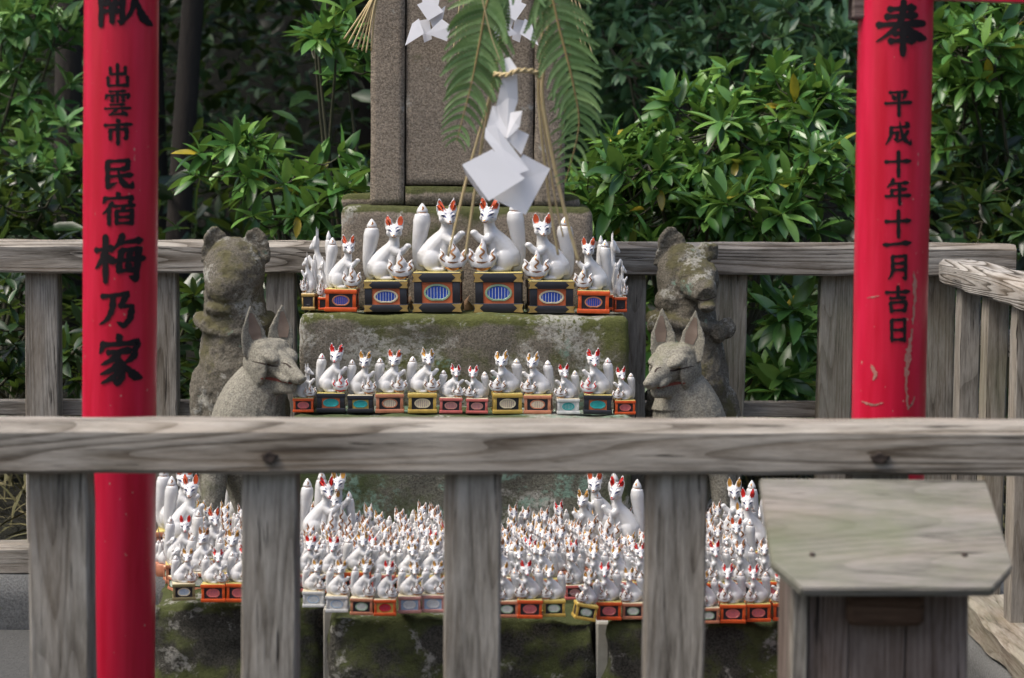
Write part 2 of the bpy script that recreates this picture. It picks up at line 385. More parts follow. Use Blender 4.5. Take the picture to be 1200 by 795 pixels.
BOARD_N = [0]
def board(name, p0, p1, dy, dz, mat, parent=None, hint=(0, 1, 0), bev=0.004, warp=0.0015, cham=0.0, **kw):
    """a sawn timber from p0 to p1: dy thick along the hint, dz the other way; worn edges"""
    p0, p1 = Vector(p0), Vector(p1); L = (p1 - p0).length
    X = (p1 - p0).normalized(); Y = Vector(hint); Y = (Y - X * Y.dot(X)).normalized(); Z = X.cross(Y)
    M = Matrix((X, Y, Z)).transposed().to_4x4(); M.translation = (p0 + p1) / 2
    n = max(4, int(L / 0.05)); a, b = dy / 2, dz / 2; e = bev; c = max(cham, e)
    BOARD_N[0] += 1; sd = BOARD_N[0] * 7.31
    sec = [(-a, -b + e), (-a + e, -b), (0, -b), (a - e, -b), (a, -b + e), (a, b - c), (a - c, b), (0, b), (-a + c, b), (-a, b - c), (-a, 0)]
    rings = []
    for i in range(n + 1):
        x = -L / 2 + L * i / n
        sh = 0.6 if i in (0, n) else 1.0
        r = []
        for (y, z) in sec:
            q = noise.noise(Vector((x * 9 + sd, y * 30, z * 30))) * warp * 1.4
            q2 = noise.noise(Vector((x * 2 + sd, 5, 5))) * warp
            k = 1 - (e * 0.5 / max(a, b)) * (1 if i in (0, n) else 0)
            r.append((x, y * k + q + q2, z * k + q * 0.8))
        rings.append(r)
    mb = MB(); mb.loft(rings); me = mb.mesh(name, mat, True); auto_smooth(me, 30)
    o = link(name, me, parent, **kw)
    o.matrix_basis = (parent.matrix_basis.inverted() @ M) if parent is not None else M
    return o

def block(name, x0, x1, y0, y1, z0, z1, mat, parent=None, res=0.022, amp=0.006, bev=0.014, seed=0.0, **kw):
    """a rough stone block: dense faces, worn corners, noise relief"""
    bm = bmesh.new()
    def grid(nu, nv, fn):
        g = [[bm.verts.new(fn(i / nu, j / nv)) for j in range(nv + 1)] for i in range(nu + 1)]
        for i in range(nu):
            for j in range(nv): bm.faces.new((g[i][j], g[i + 1][j], g[i + 1][j + 1], g[i][j + 1]))
    sx, sy, sz = x1 - x0, y1 - y0, z1 - z0
    nx, ny, nz = [max(2, int(s / res)) for s in (sx, sy, sz)]
    grid(nx, nz, lambda u, v: (x0 + sx * u, y0, z0 + sz * v)); grid(nx, nz, lambda u, v: (x0 + sx * u, y1, z0 + sz * v))
    grid(ny, nz, lambda u, v: (x0, y0 + sy * u, z0 + sz * v)); grid(ny, nz, lambda u, v: (x1, y0 + sy * u, z0 + sz * v))
    grid(nx, ny, lambda u, v: (x0 + sx * u, y0 + sy * v, z0)); grid(nx, ny, lambda u, v: (x0 + sx * u, y0 + sy * v, z1))
    bmesh.ops.remove_doubles(bm, verts=bm.verts, dist=1e-5)
    bmesh.ops.recalc_face_normals(bm, faces=bm.faces)
    c = Vector(((x0 + x1) / 2, (y0 + y1) / 2, (z0 + z1) / 2)); hs = Vector((sx / 2, sy / 2, sz / 2))
    for v in bm.verts:
        d = v.co - c
        inner = Vector([max(-hs[i] + bev, min(hs[i] - bev, d[i])) for i in range(3)])
        off = d - inner
        if off.length > 1e-6:
            k = [abs(off[i]) > 1e-6 for i in range(3)]
            if sum(k) > 1: off = off.normalized() * bev
        nrm = off.normalized() if off.length > 1e-6 else v.normal
        q = v.co * 1.0 + Vector((seed, seed, seed))
        a = noise.fractal(q * 9, 1.0, 2.0, 5) * amp + noise.noise(q * 3) * amp * 0.6
        v.co = c + inner + off + nrm * a
    me = bpy.data.meshes.new(name); bm.to_mesh(me); bm.free(); me.materials.append(mat)
    me.polygons.foreach_set('use_smooth', [True] * len(me.polygons))
    o = link(name, me, parent, **kw)
    if parent is not None: o.matrix_basis = parent.matrix_basis.inverted()
    return o

def fast_mesh(name, V, F, mat):
    """V (n,3) array, F (m,k) array of equal polygons"""
    me = bpy.data.meshes.new(name); k = F.shape[1]
    me.vertices.add(len(V)); me.vertices.foreach_set('co', np.asarray(V, np.float32).ravel())
    me.loops.add(F.size); me.loops.foreach_set('vertex_index', F.astype(np.int32).ravel())
    me.polygons.add(len(F)); me.polygons.foreach_set('loop_start', np.arange(0, F.size, k, dtype=np.int32))
    me.polygons.foreach_set('use_smooth', np.ones(len(F), dtype=bool))
    me.materials.append(mat); me.update(calc_edges=True); return me

def ribbon_fn(pts, wid):
    """left and right outline of a brush stroke along 2-d points"""
    out = []
    for i, p in enumerate(pts):
        d = pts[min(i + 1, len(pts) - 1)] - pts[max(i - 1, 0)]
        d = d.normalized() if d.length > 1e-9 else Vector((1, 0))
        nn = Vector((-d.y, d.x)); out.append((p - nn * wid[i] / 2, p + nn * wid[i] / 2))
    return out
# ================================================================== THE SETTING
me = bpy.data.meshes.new('ground'); s = 150.0
mb = MB(); mb.add([(-s, -s, 0), (s, -s, 0), (s, s, 0), (-s, s, 0)], [(0, 1, 2, 3)]); mb.build('ground', GROUND, kind='structure')
# leaf-littered bank that rises behind the fence into the wooded slope
NXg, NYg = 90, 60; V = []
for j in range(NYg + 1):
    y = 5.02 + (j / NYg) ** 1.6 * 40
    for i in range(NXg + 1):
        x = -30 + 60 * i / NXg
        z = 0.10 + min(1.0, (y - 5.0) / 0.5) * 0.12 + max(0, y - 5.4) * 0.05 + max(0, y - 9.5) ** 1.15 * 0.55 + noise.fractal(Vector((x, y, 0)) * 0.9, 1.0, 2.0, 4) * 0.06 * min(1, y - 4.9)
        V.append((x, y, min(z, 16)))
F = [(j * (NXg + 1) + i, j * (NXg + 1) + i + 1, (j + 1) * (NXg + 1) + i + 1, (j + 1) * (NXg + 1) + i) for j in range(NYg) for i in range(NXg)]
mb = MB(); mb.add(V, F); mb.build('hillside', SOIL, smooth=True, kind='structure')

# ------------------------------------------------------------------ stone altar
Z_SLAB, Z_T2, Z_T1, Z_PL = 0.312, 0.574, 0.763, 0.976
D_SLAB, D_T2, D_T1, D_PL, D_ST = 3.56, 4.14, 4.30, 4.50, 4.565
altar = empty('stone_altar', (-0.08, D_SLAB, 0), 'stepped mossy stone altar carrying rows of white fox figurines', 'altar')
xj = [P(172, 720, 3.655).x, P(380, 720, D_SLAB).x, P(707, 720, D_SLAB).x, P(946, 720, D_SLAB).x]
for i in range(3):
    block('base_stone', xj[i] + (0.006 if i else 0), xj[i + 1] - (0.006 if i < 2 else 0), (3.655, 3.56, 3.515)[i], 4.78, -0.02, Z_SLAB, ST_BASE, altar, res=0.011, amp=0.019, bev=0.022, seed=i * 3.7)
for i in (1, 2):
    m_ = MB(); m_.box(xj[i] - 0.011, xj[i] + 0.011, (3.66, 3.66, 3.565)[i], 4.0, 0, Z_SLAB - 0.012, bev=0.003)
    m_.build('mortar_joint', MORTAR, altar).matrix_basis = altar.matrix_basis.inverted()
block('lower_step', P(340, 0, D_T2).x, P(748, 0, D_T2).x, D_T2, 4.76, Z_SLAB - 0.01, Z_T2, ST_TEAL, altar, res=0.014, amp=0.007, seed=11)
block('upper_step', P(351, 0, D_T1).x, P(743, 0, D_T1).x, D_T1, 4.76, Z_T2 - 0.008, Z_T1, ST_ALTAR, altar, res=0.011, amp=0.007, seed=23)
block('plinth', P(399, 0, D_PL).x, P(696, 0, D_PL).x, D_PL, 4.76, Z_T1 - 0.008, Z_PL, ST_STELE, altar, res=0.014, amp=0.004, seed=31)
block('back_slab', P(399, 0, 4.62).x, P(682, 0, 4.62).x, 4.61, 4.758, Z_PL - 0.01, P(500, 228, 4.62).z, ST_STELE, altar, res=0.014, amp=0.004, seed=37)
for xa, xb in ((-0.72, -0.47), (0.33, 0.58)):
    block('statue_base', xa, xb, 4.42, 4.74, Z_SLAB - 0.03, Z_SLAB + 0.02, ST_BASE, altar, res=0.03, amp=0.008, seed=xa)
# upright stone shrine with a recessed door panel
stele = empty('stone_shrine', (-0.09, 4.6, Z_PL), 'brown upright stone shrine with a scored door panel behind the ferns', 'stone shrine')
XL, XA, XB, XR = [P(v_, 100, D_ST).x for v_ in (433.5, 475, 626, 663)]
ZSILL = P(550, 218, D_ST).z
gp = 0.0012
block('left_jamb', XL, XA - gp, D_ST, 4.605, Z_PL + 0.001, 2.0, ST_STELE, stele, res=0.014, amp=0.002, bev=0.003, seed=2)
block('right_jamb', XB + gp, XR, D_ST, 4.605, Z_PL + 0.001, 2.0, ST_STELE, stele, res=0.014, amp=0.002, bev=0.003, seed=5)
block('door_sill', XA - gp + 0.001, XB + gp - 0.001, D_ST + 0.001, 4.602, Z_PL + 0.001, ZSILL - gp, ST_STELE, stele, res=0.014, amp=0.002, bev=0.0025, seed=7)
block('door_panel', XA + 0.001, XB - 0.001, D_ST + 0.005, 4.60, ZSILL + 0.001, 2.0, ST_STELE, stele, res=0.014, amp=0.002, bev=0.0025, seed=9)
block('rear_wall', XL + 0.004, XR - 0.004, 4.607, 4.745, P(500, 228, 4.62).z + 0.004, 2.0, ST_STELE, stele, res=0.03, amp=0.002, bev=0.004, seed=15)
block('roof_stone', XL - 0.10, XR + 0.10, D_ST - 0.10, 4.80, 2.002, 2.14, ST_STELE, stele, res=0.03, amp=0.004, seed=13)

# ------------------------------------------------------------------ fences
DF = 2.82
ff = empty('front_fence', (0, DF, 0), 'weathered grey wooden fence across the foreground with a thick top rail', 'fence')
a_, b_ = P(-260, 520.5, DF), P(1420, 523.5, DF)
board('top_rail', (a_.x, DF, a_.z), (b_.x, DF, b_.z), 0.085, 0.0665, WOOD_R, ff, cham=0.011, bev=0.005, warp=0.002)
for (xt, xb_, wpx) in ((-166, -160, 70), (72, 75, 71), (318.5, 317, 66), (554.5, 553, 68), (791.5, 788, 72), (1028, 1022, 70), (1264, 1256, 70)):
    D_ = DF + 0.005; t_ = P(xt, 552, D_); q_ = P(xb_, 795, D_)
    dirv = (q_ - t_); k_ = (t_.z - 0.0) / -dirv.z; g_ = t_ + dirv * k_
    board('post', (g_.x, D_, 0.0), (t_.x, D_, t_.z + 0.006), 0.055, wpx * mpp(D_ - 0.028), WOOD, ff, bev=0.003)
for (kx, ky, w1, h1) in ((316, 536, 9, 7), (1031, 537, 11, 6)):
    c_ = P(kx, ky, DF - 0.0432)
    mk = MB(); sc = mpp(DF)
    n_ = 14; pts_ = [(c_.x + math.cos(6.283 * i / n_) * w1 * sc * (1 + 0.25 * math.sin(i * 2.3)), DF - 0.0478, c_.z + math.sin(6.283 * i / n_) * h1 * sc * (1 + 0.2 * math.cos(i * 1.7))) for i in range(n_)]
    inner = [(x * 0.5 + c_.x * 0.5, DF - 0.0462, z * 0.5 + c_.z * 0.5) for x, y, z in pts_]
    back = [(x, DF - 0.03, z) for x, y, z in pts_]
    mk.loft([back, pts_, inner]); mk.build('hole_shade', IRON_SHADE, ff, smooth=True).matrix_basis = ff.matrix_basis.inverted()  # dark cap on the rail face standing in for a shaded hole

DB = 4.85
bf = empty('back_fence', (0, DB, 0), 'weathered wooden fence running behind the altar below the dark shrubs', 'fence')
def yz(py, D): return P(600, py, D).z
a_, b_ = P(-120, 299.5, DB), P(1186, 304, DB)
board('top_rail', (a_.x, DB, a_.z), (b_.x, DB, b_.z), 0.085, 0.072, WOOD_R, bf, cham=0.012, warp=0.003)
for (xt, xb_, wpx) in ((-88, -86, 38), (51, 52, 39), (191.5, 192, 35), (330, 331, 34), (469, 469, 38), (608, 607, 38), (738, 736, 38), (856, 850, 40), (980, 976, 39), (1100, 1097, 36)):
    D_ = DB + 0.01; t_ = P(xt, 316, D_); q_ = P(xb_, 485, D_); dirv = q_ - t_; k_ = (t_.z - 0.185) / -dirv.z; g_ = t_ + dirv * k_
    board('post', (g_.x, D_, g_.z), (t_.x, D_, t_.z + 0.004), 0.05, wpx * mpp(D_), WOOD_B if xt > 800 else WOOD, bf, bev=0.003)
a_, b_ = P(-120, 477, DB + 0.05), P(1125, 480, DB + 0.05)
board('lower_rail', (a_.x, DB + 0.05, a_.z), (b_.x, DB + 0.05, b_.z), 0.028, 0.036, WOOD, bf, bev=0.003)
board('sill', (-1.5, DB - 0.01, 0.158), (0.93, DB - 0.01, 0.158), 0.09, 0.064, WOOD, bf, warp=0.003, cham=0.01)
XS = 0.95
sf = empty('side_fence', (XS, 3.8, 0), 'pale splintered wooden side fence receding along the right edge', 'fence')
rp0, rp1 = Vector((XS + 0.042, 4.775, 0.8335)), Vector((XS + 0.042, 2.6, 0.8335))
board('top_rail', rp0, rp1, 0.082, 0.056, WOOD_L, sf, hint=(1, 0, 0), warp=0.004, cham=0.012)
sf.children[0].rotation_mode = 'QUATERNION'
for i, D_ in enumerate((4.62, 4.36, 4.10, 3.84, 3.58, 3.32, 3.06, 2.8)):
    board('post', (XS + 0.04, D_, 0.19), (XS + 0.04, D_, 0.806), 0.045, 0.055, WOOD_B if i % 2 else WOOD, sf, hint=(1, 0, 0), bev=0.003)
board('lower_rail', (XS + 0.094, 4.75, 0.70), (XS + 0.094, 2.6, 0.70), 0.03, 0.05, WOOD, sf, hint=(1, 0, 0))
board('lower_rail', (XS + 0.085, 4.75, 0.497), (XS + 0.085, 2.6, 0.497), 0.03, 0.04, WOOD, sf, hint=(1, 0, 0))
board('sill', (XS + 0.03, 4.80, 0.158), (XS + 0.03, 2.5, 0.158), 0.10, 0.064, WOOD_B, sf, hint=(1, 0, 0), warp=0.006, cham=0.012)
block('kerb', -2.2, XS - 0.022, DB - 0.075, DB + 0.16, -0.05, 0.125, ST_CONC, None, res=0.05, amp=0.002, bev=0.008, kind='structure')
block('kerb', XS - 0.020, XS + 0.2, 2.2, DB + 0.16, -0.05, 0.125, ST_CONC, None, res=0.05, amp=0.002, bev=0.008, kind='structure')

# ------------------------------------------------------------------ donation box
DX = 2.58
DARKW = mat_wood('dark_slot_wood', (0.012, 0.008, 0.006), (0.045, 0.026, 0.016), (0.08, 0.05, 0.032))
db = empty('donation_box', P(1030, 795, DX) - Vector((0, 0, P(1030, 795, DX).z)), 'grey wooden donation box with sloping chamfered lid in front of the fence', 'donation box')
inv = db.matrix_basis.inverted()
lp = [P(890, 560, 2.745), P(1155, 562, 2.745), P(1188, 659, 2.60), P(1163, 689, 2.565), P(940, 691, 2.565), P(905, 655, 2.60)]
o_ = (lp[0] + lp[1]) / 2; lx = (lp[1] - lp[0]).normalized(); fr = (lp[3] + lp[4]) / 2; ly = (fr - o_); ly = (ly - lx * ly.dot(lx)).normalized(); lz = lx.cross(ly)
if lz.z < 0: lz = -lz; 
ML = Matrix((lx, ly, lz)).transposed().to_4x4(); ML.translation = o_
bm = bmesh.new(); loc = [ML.inverted() @ p for p in lp]
vs = [bm.verts.new((p.x, p.y, 0)) for p in loc]; f_ = bm.faces.new(vs)
ex = bmesh.ops.extrude_face_region(bm, geom=[f_]); bmesh.ops.translate(bm, vec=(0, 0, -0.014), verts=[g for g in ex['geom'] if isinstance(g, bmesh.types.BMVert)])
bmesh.ops.recalc_face_normals(bm, faces=bm.faces)
bmesh.ops.bevel(bm, geom=list(bm.edges), offset=0.002, segments=2, affect='EDGES')
me = bpy.data.meshes.new('lid'); bm.to_mesh(me); bm.free(); me.materials.append(WOOD_LID); auto_smooth(me, 30)
lid = link('lid', me, db); lid.matrix_basis = inv @ ML
for (nx_, ny_) in ((952, 648), (1131, 646)):
    p_ = ML.inverted() @ P(nx_, ny_, 2.615); nm = MB(); nm.tube([(p_.x, p_.y, -0.004), (p_.x, p_.y, 0.0015)], [0.0045, 0.0038], 10)
    nm.build('nail_head', IRON_SHADE, lid, smooth=True)
xl_, xr_ = P(926, 750, DX + 0.045).x, P(1135, 750, DX + 0.045).x
ytop = P(1030, 690, 2.565).z - 0.016
def vplank(name, x0, x1, y0, y1, z1, mat=WOOD_BOX): board(name, ((x0 + x1) / 2, (y0 + y1) / 2, 0.0), ((x0 + x1) / 2, (y0 + y1) / 2, z1), y1 - y0, x1 - x0 - 0.0012, mat, db, bev=0.002, warp=0.0008)
yF = DX + 0.045
w_ = (xr_ - xl_)
edges = [xl_, xl_ + w_ * 0.095, xl_ + w_ * 0.33, xl_ + w_ * 0.65, xr_]
vplank('corner_stile', edges[0], edges[1], yF - 0.006, yF + 0.02, ytop + 0.03, WOOD)
for i in range(1, 4): vplank('front_plank', edges[i], edges[i + 1], yF, yF + 0.014, ytop + 0.025)
vplank('side_panel', xl_ + 0.001, xl_ + 0.015, yF + 0.021, 2.755, ytop + 0.042); vplank('side_panel', xr_ - 0.015, xr_ - 0.001, yF + 0.015, 2.755, ytop + 0.042)
cb = MB(); x0, x1 = P(997, 700, DX).x, P(1088, 700, DX).x; z0 = P(1040, 734, DX + 0.02).z
cb.box(x0, x1, yF - 0.028, yF - 0.001, z0, ytop + 0.004, bev=0.006); cb.build('coin_slot_block', DARKW, db).matrix_basis = inv

# ------------------------------------------------------------------ torii gate with brushed writing
GLYPH = {
'出': [('v', (50, 4), (50, 92)), ('v', (21, 18), (22, 47)), ('h', (22, 46), (80, 44)), ('v', (80, 15), (80, 47)), ('v', (12, 56), (13, 92)), ('h', (13, 92), (88, 90)), ('v', (88, 54), (88, 96))],
'雲': [('h', (22, 8), (78, 6)), ('p', (12, 20), (10, 28), (6, 38)), ('z', (12, 22), (90, 19), (84, 33)), ('v', (50, 8), (50, 47)), ('d', (25, 28), (37, 31)), ('d', (23, 39), (37, 43)), ('d', (61, 28), (74, 30)), ('d', (61, 39), (75, 42)),
      ('h', (26, 57), (74, 55)), ('h', (6, 71), (94, 68)), ('p', (48, 71), (40, 80), (22, 93)), ('h', (22, 93), (74, 89)), ('n', (64, 77), (74, 86), (84, 98))],
'市': [('d', (46, 1), (54, 15)), ('h', (5, 26), (95, 22)), ('v', (24, 42), (24, 80)), ('z', (24, 43), (79, 40), (78, 76)), ('k', (78, 77), (66, 72)), ('v', (50, 24), (50, 100))],
'民': [('z', (20, 12), (80, 9), (79, 36)), ('h', (20, 37), (80, 35)), ('v', (20, 12), (20, 90)), ('k', (19, 93), (50, 78)), ('h', (20, 60), (92, 54)), ('n', (52, 37), (57, 62), (70, 84), (90, 93)), ('k', (90, 94), (93, 74))],
'宿': [('d', (46, 0), (54, 12)), ('p', (13, 17), (11, 26), (5, 36)), ('z', (13, 20), (90, 16), (82, 32)), ('p', (34, 32), (22, 52), (4, 68)), ('v', (24, 50), (24, 99)), ('h', (40, 43), (96, 40)), ('p', (68, 42), (64, 50), (58, 58)), ('v', (46, 58), (46, 97)), ('z', (46, 58), (88, 56), (88, 97)), ('h', (46, 76), (88, 75)), ('h', (46, 94), (88, 93))],
'梅': [('h', (1, 33), (42, 28)), ('v', (23, 3), (23, 99)), ('p', (23, 34), (14, 54), (0, 72)), ('d', (26, 42), (40, 58)), ('p', (60, 0), (54, 14), (42, 30)), ('h', (54, 17), (97, 12)), ('v', (58, 32), (51, 74)), ('z', (58, 33), (91, 30), (86, 92)), ('k', (86, 94), (72, 86)), ('h', (41, 55), (101, 50)), ('h', (50, 76), (90, 73)), ('d', (70, 36), (76, 46)), ('d', (67, 58), (74, 69))],
'乃': [('p', (40, 13), (38, 48), (24, 78), (2, 94)), ('z', (10, 15), (78, 8), (60, 42)), ('z', (60, 42), (90, 42), (84, 78), (70, 96)), ('k', (70, 97), (50, 86))],
'家': [('d', (46, 0), (54, 13)), ('p', (13, 19), (11, 28), (4, 40)), ('z', (13, 22), (92, 18), (84, 34)), ('h', (25, 37), (76, 33)), ('p', (52, 36), (36, 50), (8, 62)), ('v', (42, 46), (56, 62), (58, 84), (47, 98)), ('k', (48, 98), (34, 90)), ('p', (54, 56), (34, 71), (6, 81)), ('p', (58, 68), (38, 85), (8, 99)), ('p', (86, 40), (76, 50), (62, 58)), ('n', (58, 56), (70, 70), (83, 83), (100, 90))],
'献': [('h', (5, 18), (50, 16)), ('v', (28, 2), (28, 34)), ('v', (9, 36), (8, 99)), ('z', (9, 37), (51, 34), (51, 92)), ('k', (51, 93), (41, 90)), ('d', (20, 42), (25, 51)), ('p', (41, 41), (37, 47), (33, 53)), ('h', (18, 57), (44, 56)), ('h', (17, 71), (45, 70)), ('v', (31, 57), (31, 93)), ('h', (54, 36), (99, 32)), ('p', (75, 5), (74, 40), (66, 74), (46, 99)), ('n', (75, 40), (81, 64), (89, 84), (103, 98)), ('d', (84, 10), (95, 24))],
'奉': [('h', (24, 15), (76, 12)), ('h', (19, 29), (79, 26)), ('h', (4, 44), (96, 41)), ('p', (52, 0), (48, 30), (34, 52), (0, 76)), ('n', (54, 42), (66, 55), (82, 66), (102, 70)), ('h', (33, 61), (68, 59)), ('h', (25, 75), (76, 73)), ('v', (51, 48), (50, 101))],
'平': [('h', (17, 12), (83, 9)), ('d', (26, 21), (36, 38)), ('p', (74, 18), (70, 28), (62, 39)), ('h', (2, 53), (98, 49)), ('v', (50, 11), (50, 101))],
'成': [('h', (20, 27), (90, 22)), ('p', (22, 27), (20, 60), (2, 97)), ('z', (22, 49), (45, 46), (42, 75)), ('k', (42, 77), (31, 71)), ('n', (53, 2), (59, 40), (72, 74), (93, 93)), ('k', (93, 95), (96, 74)), ('p', (84, 40), (68, 67), (42, 88)), ('d', (73, 4), (87, 16))],
'十': [('h', (2, 43), (98, 39)), ('v', (50, 2), (50, 101))],
'年': [('p', (31, 0), (24, 16), (6, 34)), ('h', (26, 18), (88, 14)), ('h', (24, 43), (81, 39)), ('v', (25, 43), (25, 66)), ('h', (2, 67), (98, 63)), ('v', (54, 17), (54, 101))],
'一': [('h', (2, 60), (98, 42))],
'月': [('p', (24, 5), (25, 58), (18, 82), (4, 99)), ('z', (24, 6), (86, 3), (86, 93)), ('k', (86, 95), (68, 89)), ('h', (26, 34), (84, 32)), ('h', (26, 60), (84, 58))],
'吉': [('h', (3, 25), (97, 21)), ('v', (50, 1), (50, 47)), ('h', (20, 47), (80, 44)), ('v', (20, 62), (24, 99)), ('z', (20, 63), (83, 60), (78, 97)), ('h', (24, 92), (80, 91))],
'日': [('v', (18, 6), (19, 99)), ('z', (18, 7), (84, 4), (84, 99)), ('h', (19, 50), (84, 49)), ('h', (19, 92), (84, 91))],
}
PROF = {'h': [0.95, 0.62, 0.6, 0.72, 1.15, 0.7], 'v': [0.85, 1.1, 0.9, 0.88, 0.95, 0.8], 'p': [0.9, 1.05, 0.85, 0.6, 0.15], 'n': [0.3, 0.55, 0.9, 1.3, 1.1, 0.15], 'd': [0.25, 0.9, 1.25, 0.8], 'k': [1.0, 0.75, 0.12], 'z': [0.85, 0.65, 0.7, 1.05, 0.95, 0.9, 0.85]}
DT, RT = 3.25, 43.2 * mpp(3.25)
torii = empty('torii_gate', (0.0, DT, 0), 'vermilion red wooden torii gate with black brushed characters on both pillars', 'torii gate')
def pillar(xt, xb, mat, chars, lab):
    a, b = P(xt, -110, DT), P(xb, 490, DT); a0 = P(xt, 0, DT); d = (a0 - b)
    bot = b - d * ((b.z + 0.02) / d.z); top = b + d * ((a.z - b.z) / d.z)
    zax = (top - bot).normalized(); xax = Vector((1, 0, 0)); xax = (xax - zax * xax.dot(zax)).normalized(); yax = zax.cross(xax)
    M = Matrix((xax, yax, zax)).transposed().to_4x4(); M.translation = bot; L = (top - bot).length
    mb = MB(); n = 56; rings = []
    for k in range(61):
        z = L * k / 60
        rings.append([((RT + noise.noise(Vector((math.cos(6.2832 * i / n), math.sin(6.2832 * i / n), z * 3 + xt))) * 0.0006) * math.cos(6.2832 * i / n), (RT + noise.noise(Vector((math.cos(6.2832 * i / n), math.sin(6.2832 * i / n), z * 3 + xt))) * 0.0006) * math.sin(6.2832 * i / n), z) for i in range(n)])
    mb.loft(rings); o = mb.build('pillar', mat, torii, smooth=True); o.matrix_basis = torii.matrix_basis.inverted() @ M; o['label'] = lab
    Mi = M.inverted()
    for (ch, x0, x1, y0, y1, wd) in chars:
        cm = MB(); k_ = 0
        for st in GLYPH[ch]:
            code, raw = st[0], [Vector(p) for p in st[1:]]
            if code == 'z':
                pts = []
                for q in range(len(raw) - 1): pts += [raw[q].lerp(raw[q + 1], i / 10) for i in range(10)]
                pts.append(raw[-1])
            else: pts = crv([Vector((p.x, p.y, 0)) for p in raw], 14 if len(raw) == 2 else 8); pts = [Vector((p.x, p.y)) for p in pts]
            wid = [q * wd * 1.28 * (1 + 0.10 * math.sin(i * 1.3 + k_)) for i, q in enumerate(interp(PROF[code], len(pts)))]
            # round the two ends
            rb = ribbon_fn(pts, wid)
            d0 = (pts[0] - pts[1]).normalized() * wid[0] * 0.33; d1 = (pts[-1] - pts[-2]).normalized() * wid[-1] * 0.33
            rb = [(rb[0][0] * 0.7 + rb[0][1] * 0.3 + d0, rb[0][0] * 0.3 + rb[0][1] * 0.7 + d0)] + rb + [(rb[-1][0] * 0.7 + rb[-1][1] * 0.3 + d1, rb[-1][0] * 0.3 + rb[-1][1] * 0.7 + d1)]
            v3 = []
            for (l_, r_) in rb:
                for q in (l_, l_.lerp(r_, 0.5), r_):
                    w3 = Mi @ P(x0 + (x1 - x0) * q.x / 100, y0 + (y1 - y0) * q.y / 100, DT - RT * 0.9)
                    u = max(-0.985, min(0.985, w3.x / RT)); th = math.asin(u); rr = RT + 0.0009 + 0.00006 * k_
                    v3.append((rr * math.sin(th), -rr * math.cos(th), w3.z))
            f = [q for i in range(len(rb) - 1) for q in ((3 * i, 3 * i + 1, 3 * i + 4, 3 * i + 3), (3 * i + 1, 3 * i + 2, 3 * i + 5, 3 * i + 4))]
            cm.add(v3, f); k_ += 1
        cm.build('painted_character', INK, o, smooth=True)
    return o
pillar(142.5, 140, RED, [('献', 114, 173, -29, 31, 10), ('出', 124, 153, 74, 103, 12), ('雲', 122, 155, 105, 137, 9.5), ('市', 122, 156, 139, 170, 12), ('民', 119, 158, 185, 222, 13), ('宿', 119, 159, 225, 264, 11), ('梅', 112, 166, 275, 331, 11.5), ('乃', 116, 159, 341, 383, 14), ('家', 115, 165, 391, 450, 12)], 'left red pillar with large black characters')
pillar(1050, 1041, RED_CHIP, [('奉', 1028, 1086, 2, 64, 11.5), ('平', 1037, 1068, 105, 136, 12), ('成', 1037, 1068, 142, 171, 12), ('十', 1037, 1067, 177, 207, 13), ('年', 1037, 1067, 210, 240, 12), ('十', 1037, 1067, 246, 278, 13), ('一', 1037, 1066, 278, 293, 30), ('月', 1039, 1064, 299, 328, 14), ('吉', 1037, 1066, 335, 366, 12.5), ('日', 1040, 1063, 373, 400, 15)], 'right red pillar with scraped paint and date characters')
def scrape(o, xt, strokes):
    """bare wood where the paint has been rubbed off the pillar"""
    Mi = (torii.matrix_basis @ o.matrix_basis).inverted(); rr = random.Random(4)
    for pts, wid in strokes:
        q = crv([Vector((x, y, 0)) for x, y in pts], 14); q = [Vector((p.x + rr.uniform(-0.9, 0.9), p.y)) for p in q]; ww = [v_ * rr.uniform(0.45, 1.3) for v_ in interp(wid, len(q))]; v3 = []
        for l_, r_ in ribbon_fn(q, ww):
            for p in (l_, r_):
                w3 = Mi @ P(p.x, p.y, DT - RT * 0.9); th = math.asin(max(-0.98, min(0.98, w3.x / RT))); v3.append(((RT + 0.0008) * math.sin(th), -(RT + 0.0008) * math.cos(th), w3.z))
        m_ = MB(); m_.add(v3, [(2 * i, 2 * i + 1, 2 * i + 3, 2 * i + 2) for i in range(len(q) - 1)]); m_.build('paint_scrape', BAREW, o, smooth=True)
t = NT('bare_scraped_wood'); BAREW = t.fin(t.mix(t.noise(t.world((1, 1, 0.3)), 300, 3, 0.6), (0.30, 0.03, 0.03), (0.36, 0.25, 0.19)), 0.85)
scrape(torii.children[1], 0, [([(1071, 318), (1072, 345), (1069, 380)], [1, 5, 4, 2]), ([(1069, 385), (1064, 415), (1061, 445), (1064, 480)], [2, 6, 8, 5, 3, 2]), ([(1072, 465), (1068, 474), (1064, 478)], [1, 2.5, 1]), ([(1022, 428), (1026, 438), (1024, 446)], [1, 5, 3, 1]), ([(1012, 472), (1024, 475), (1034, 472)], [1, 3, 2, 1]), ([(1018, 350), (1030, 347)], [1, 1.5, 1])])
b0, b1 = P(-60, -38, DT), P(1290, 6.5, DT)
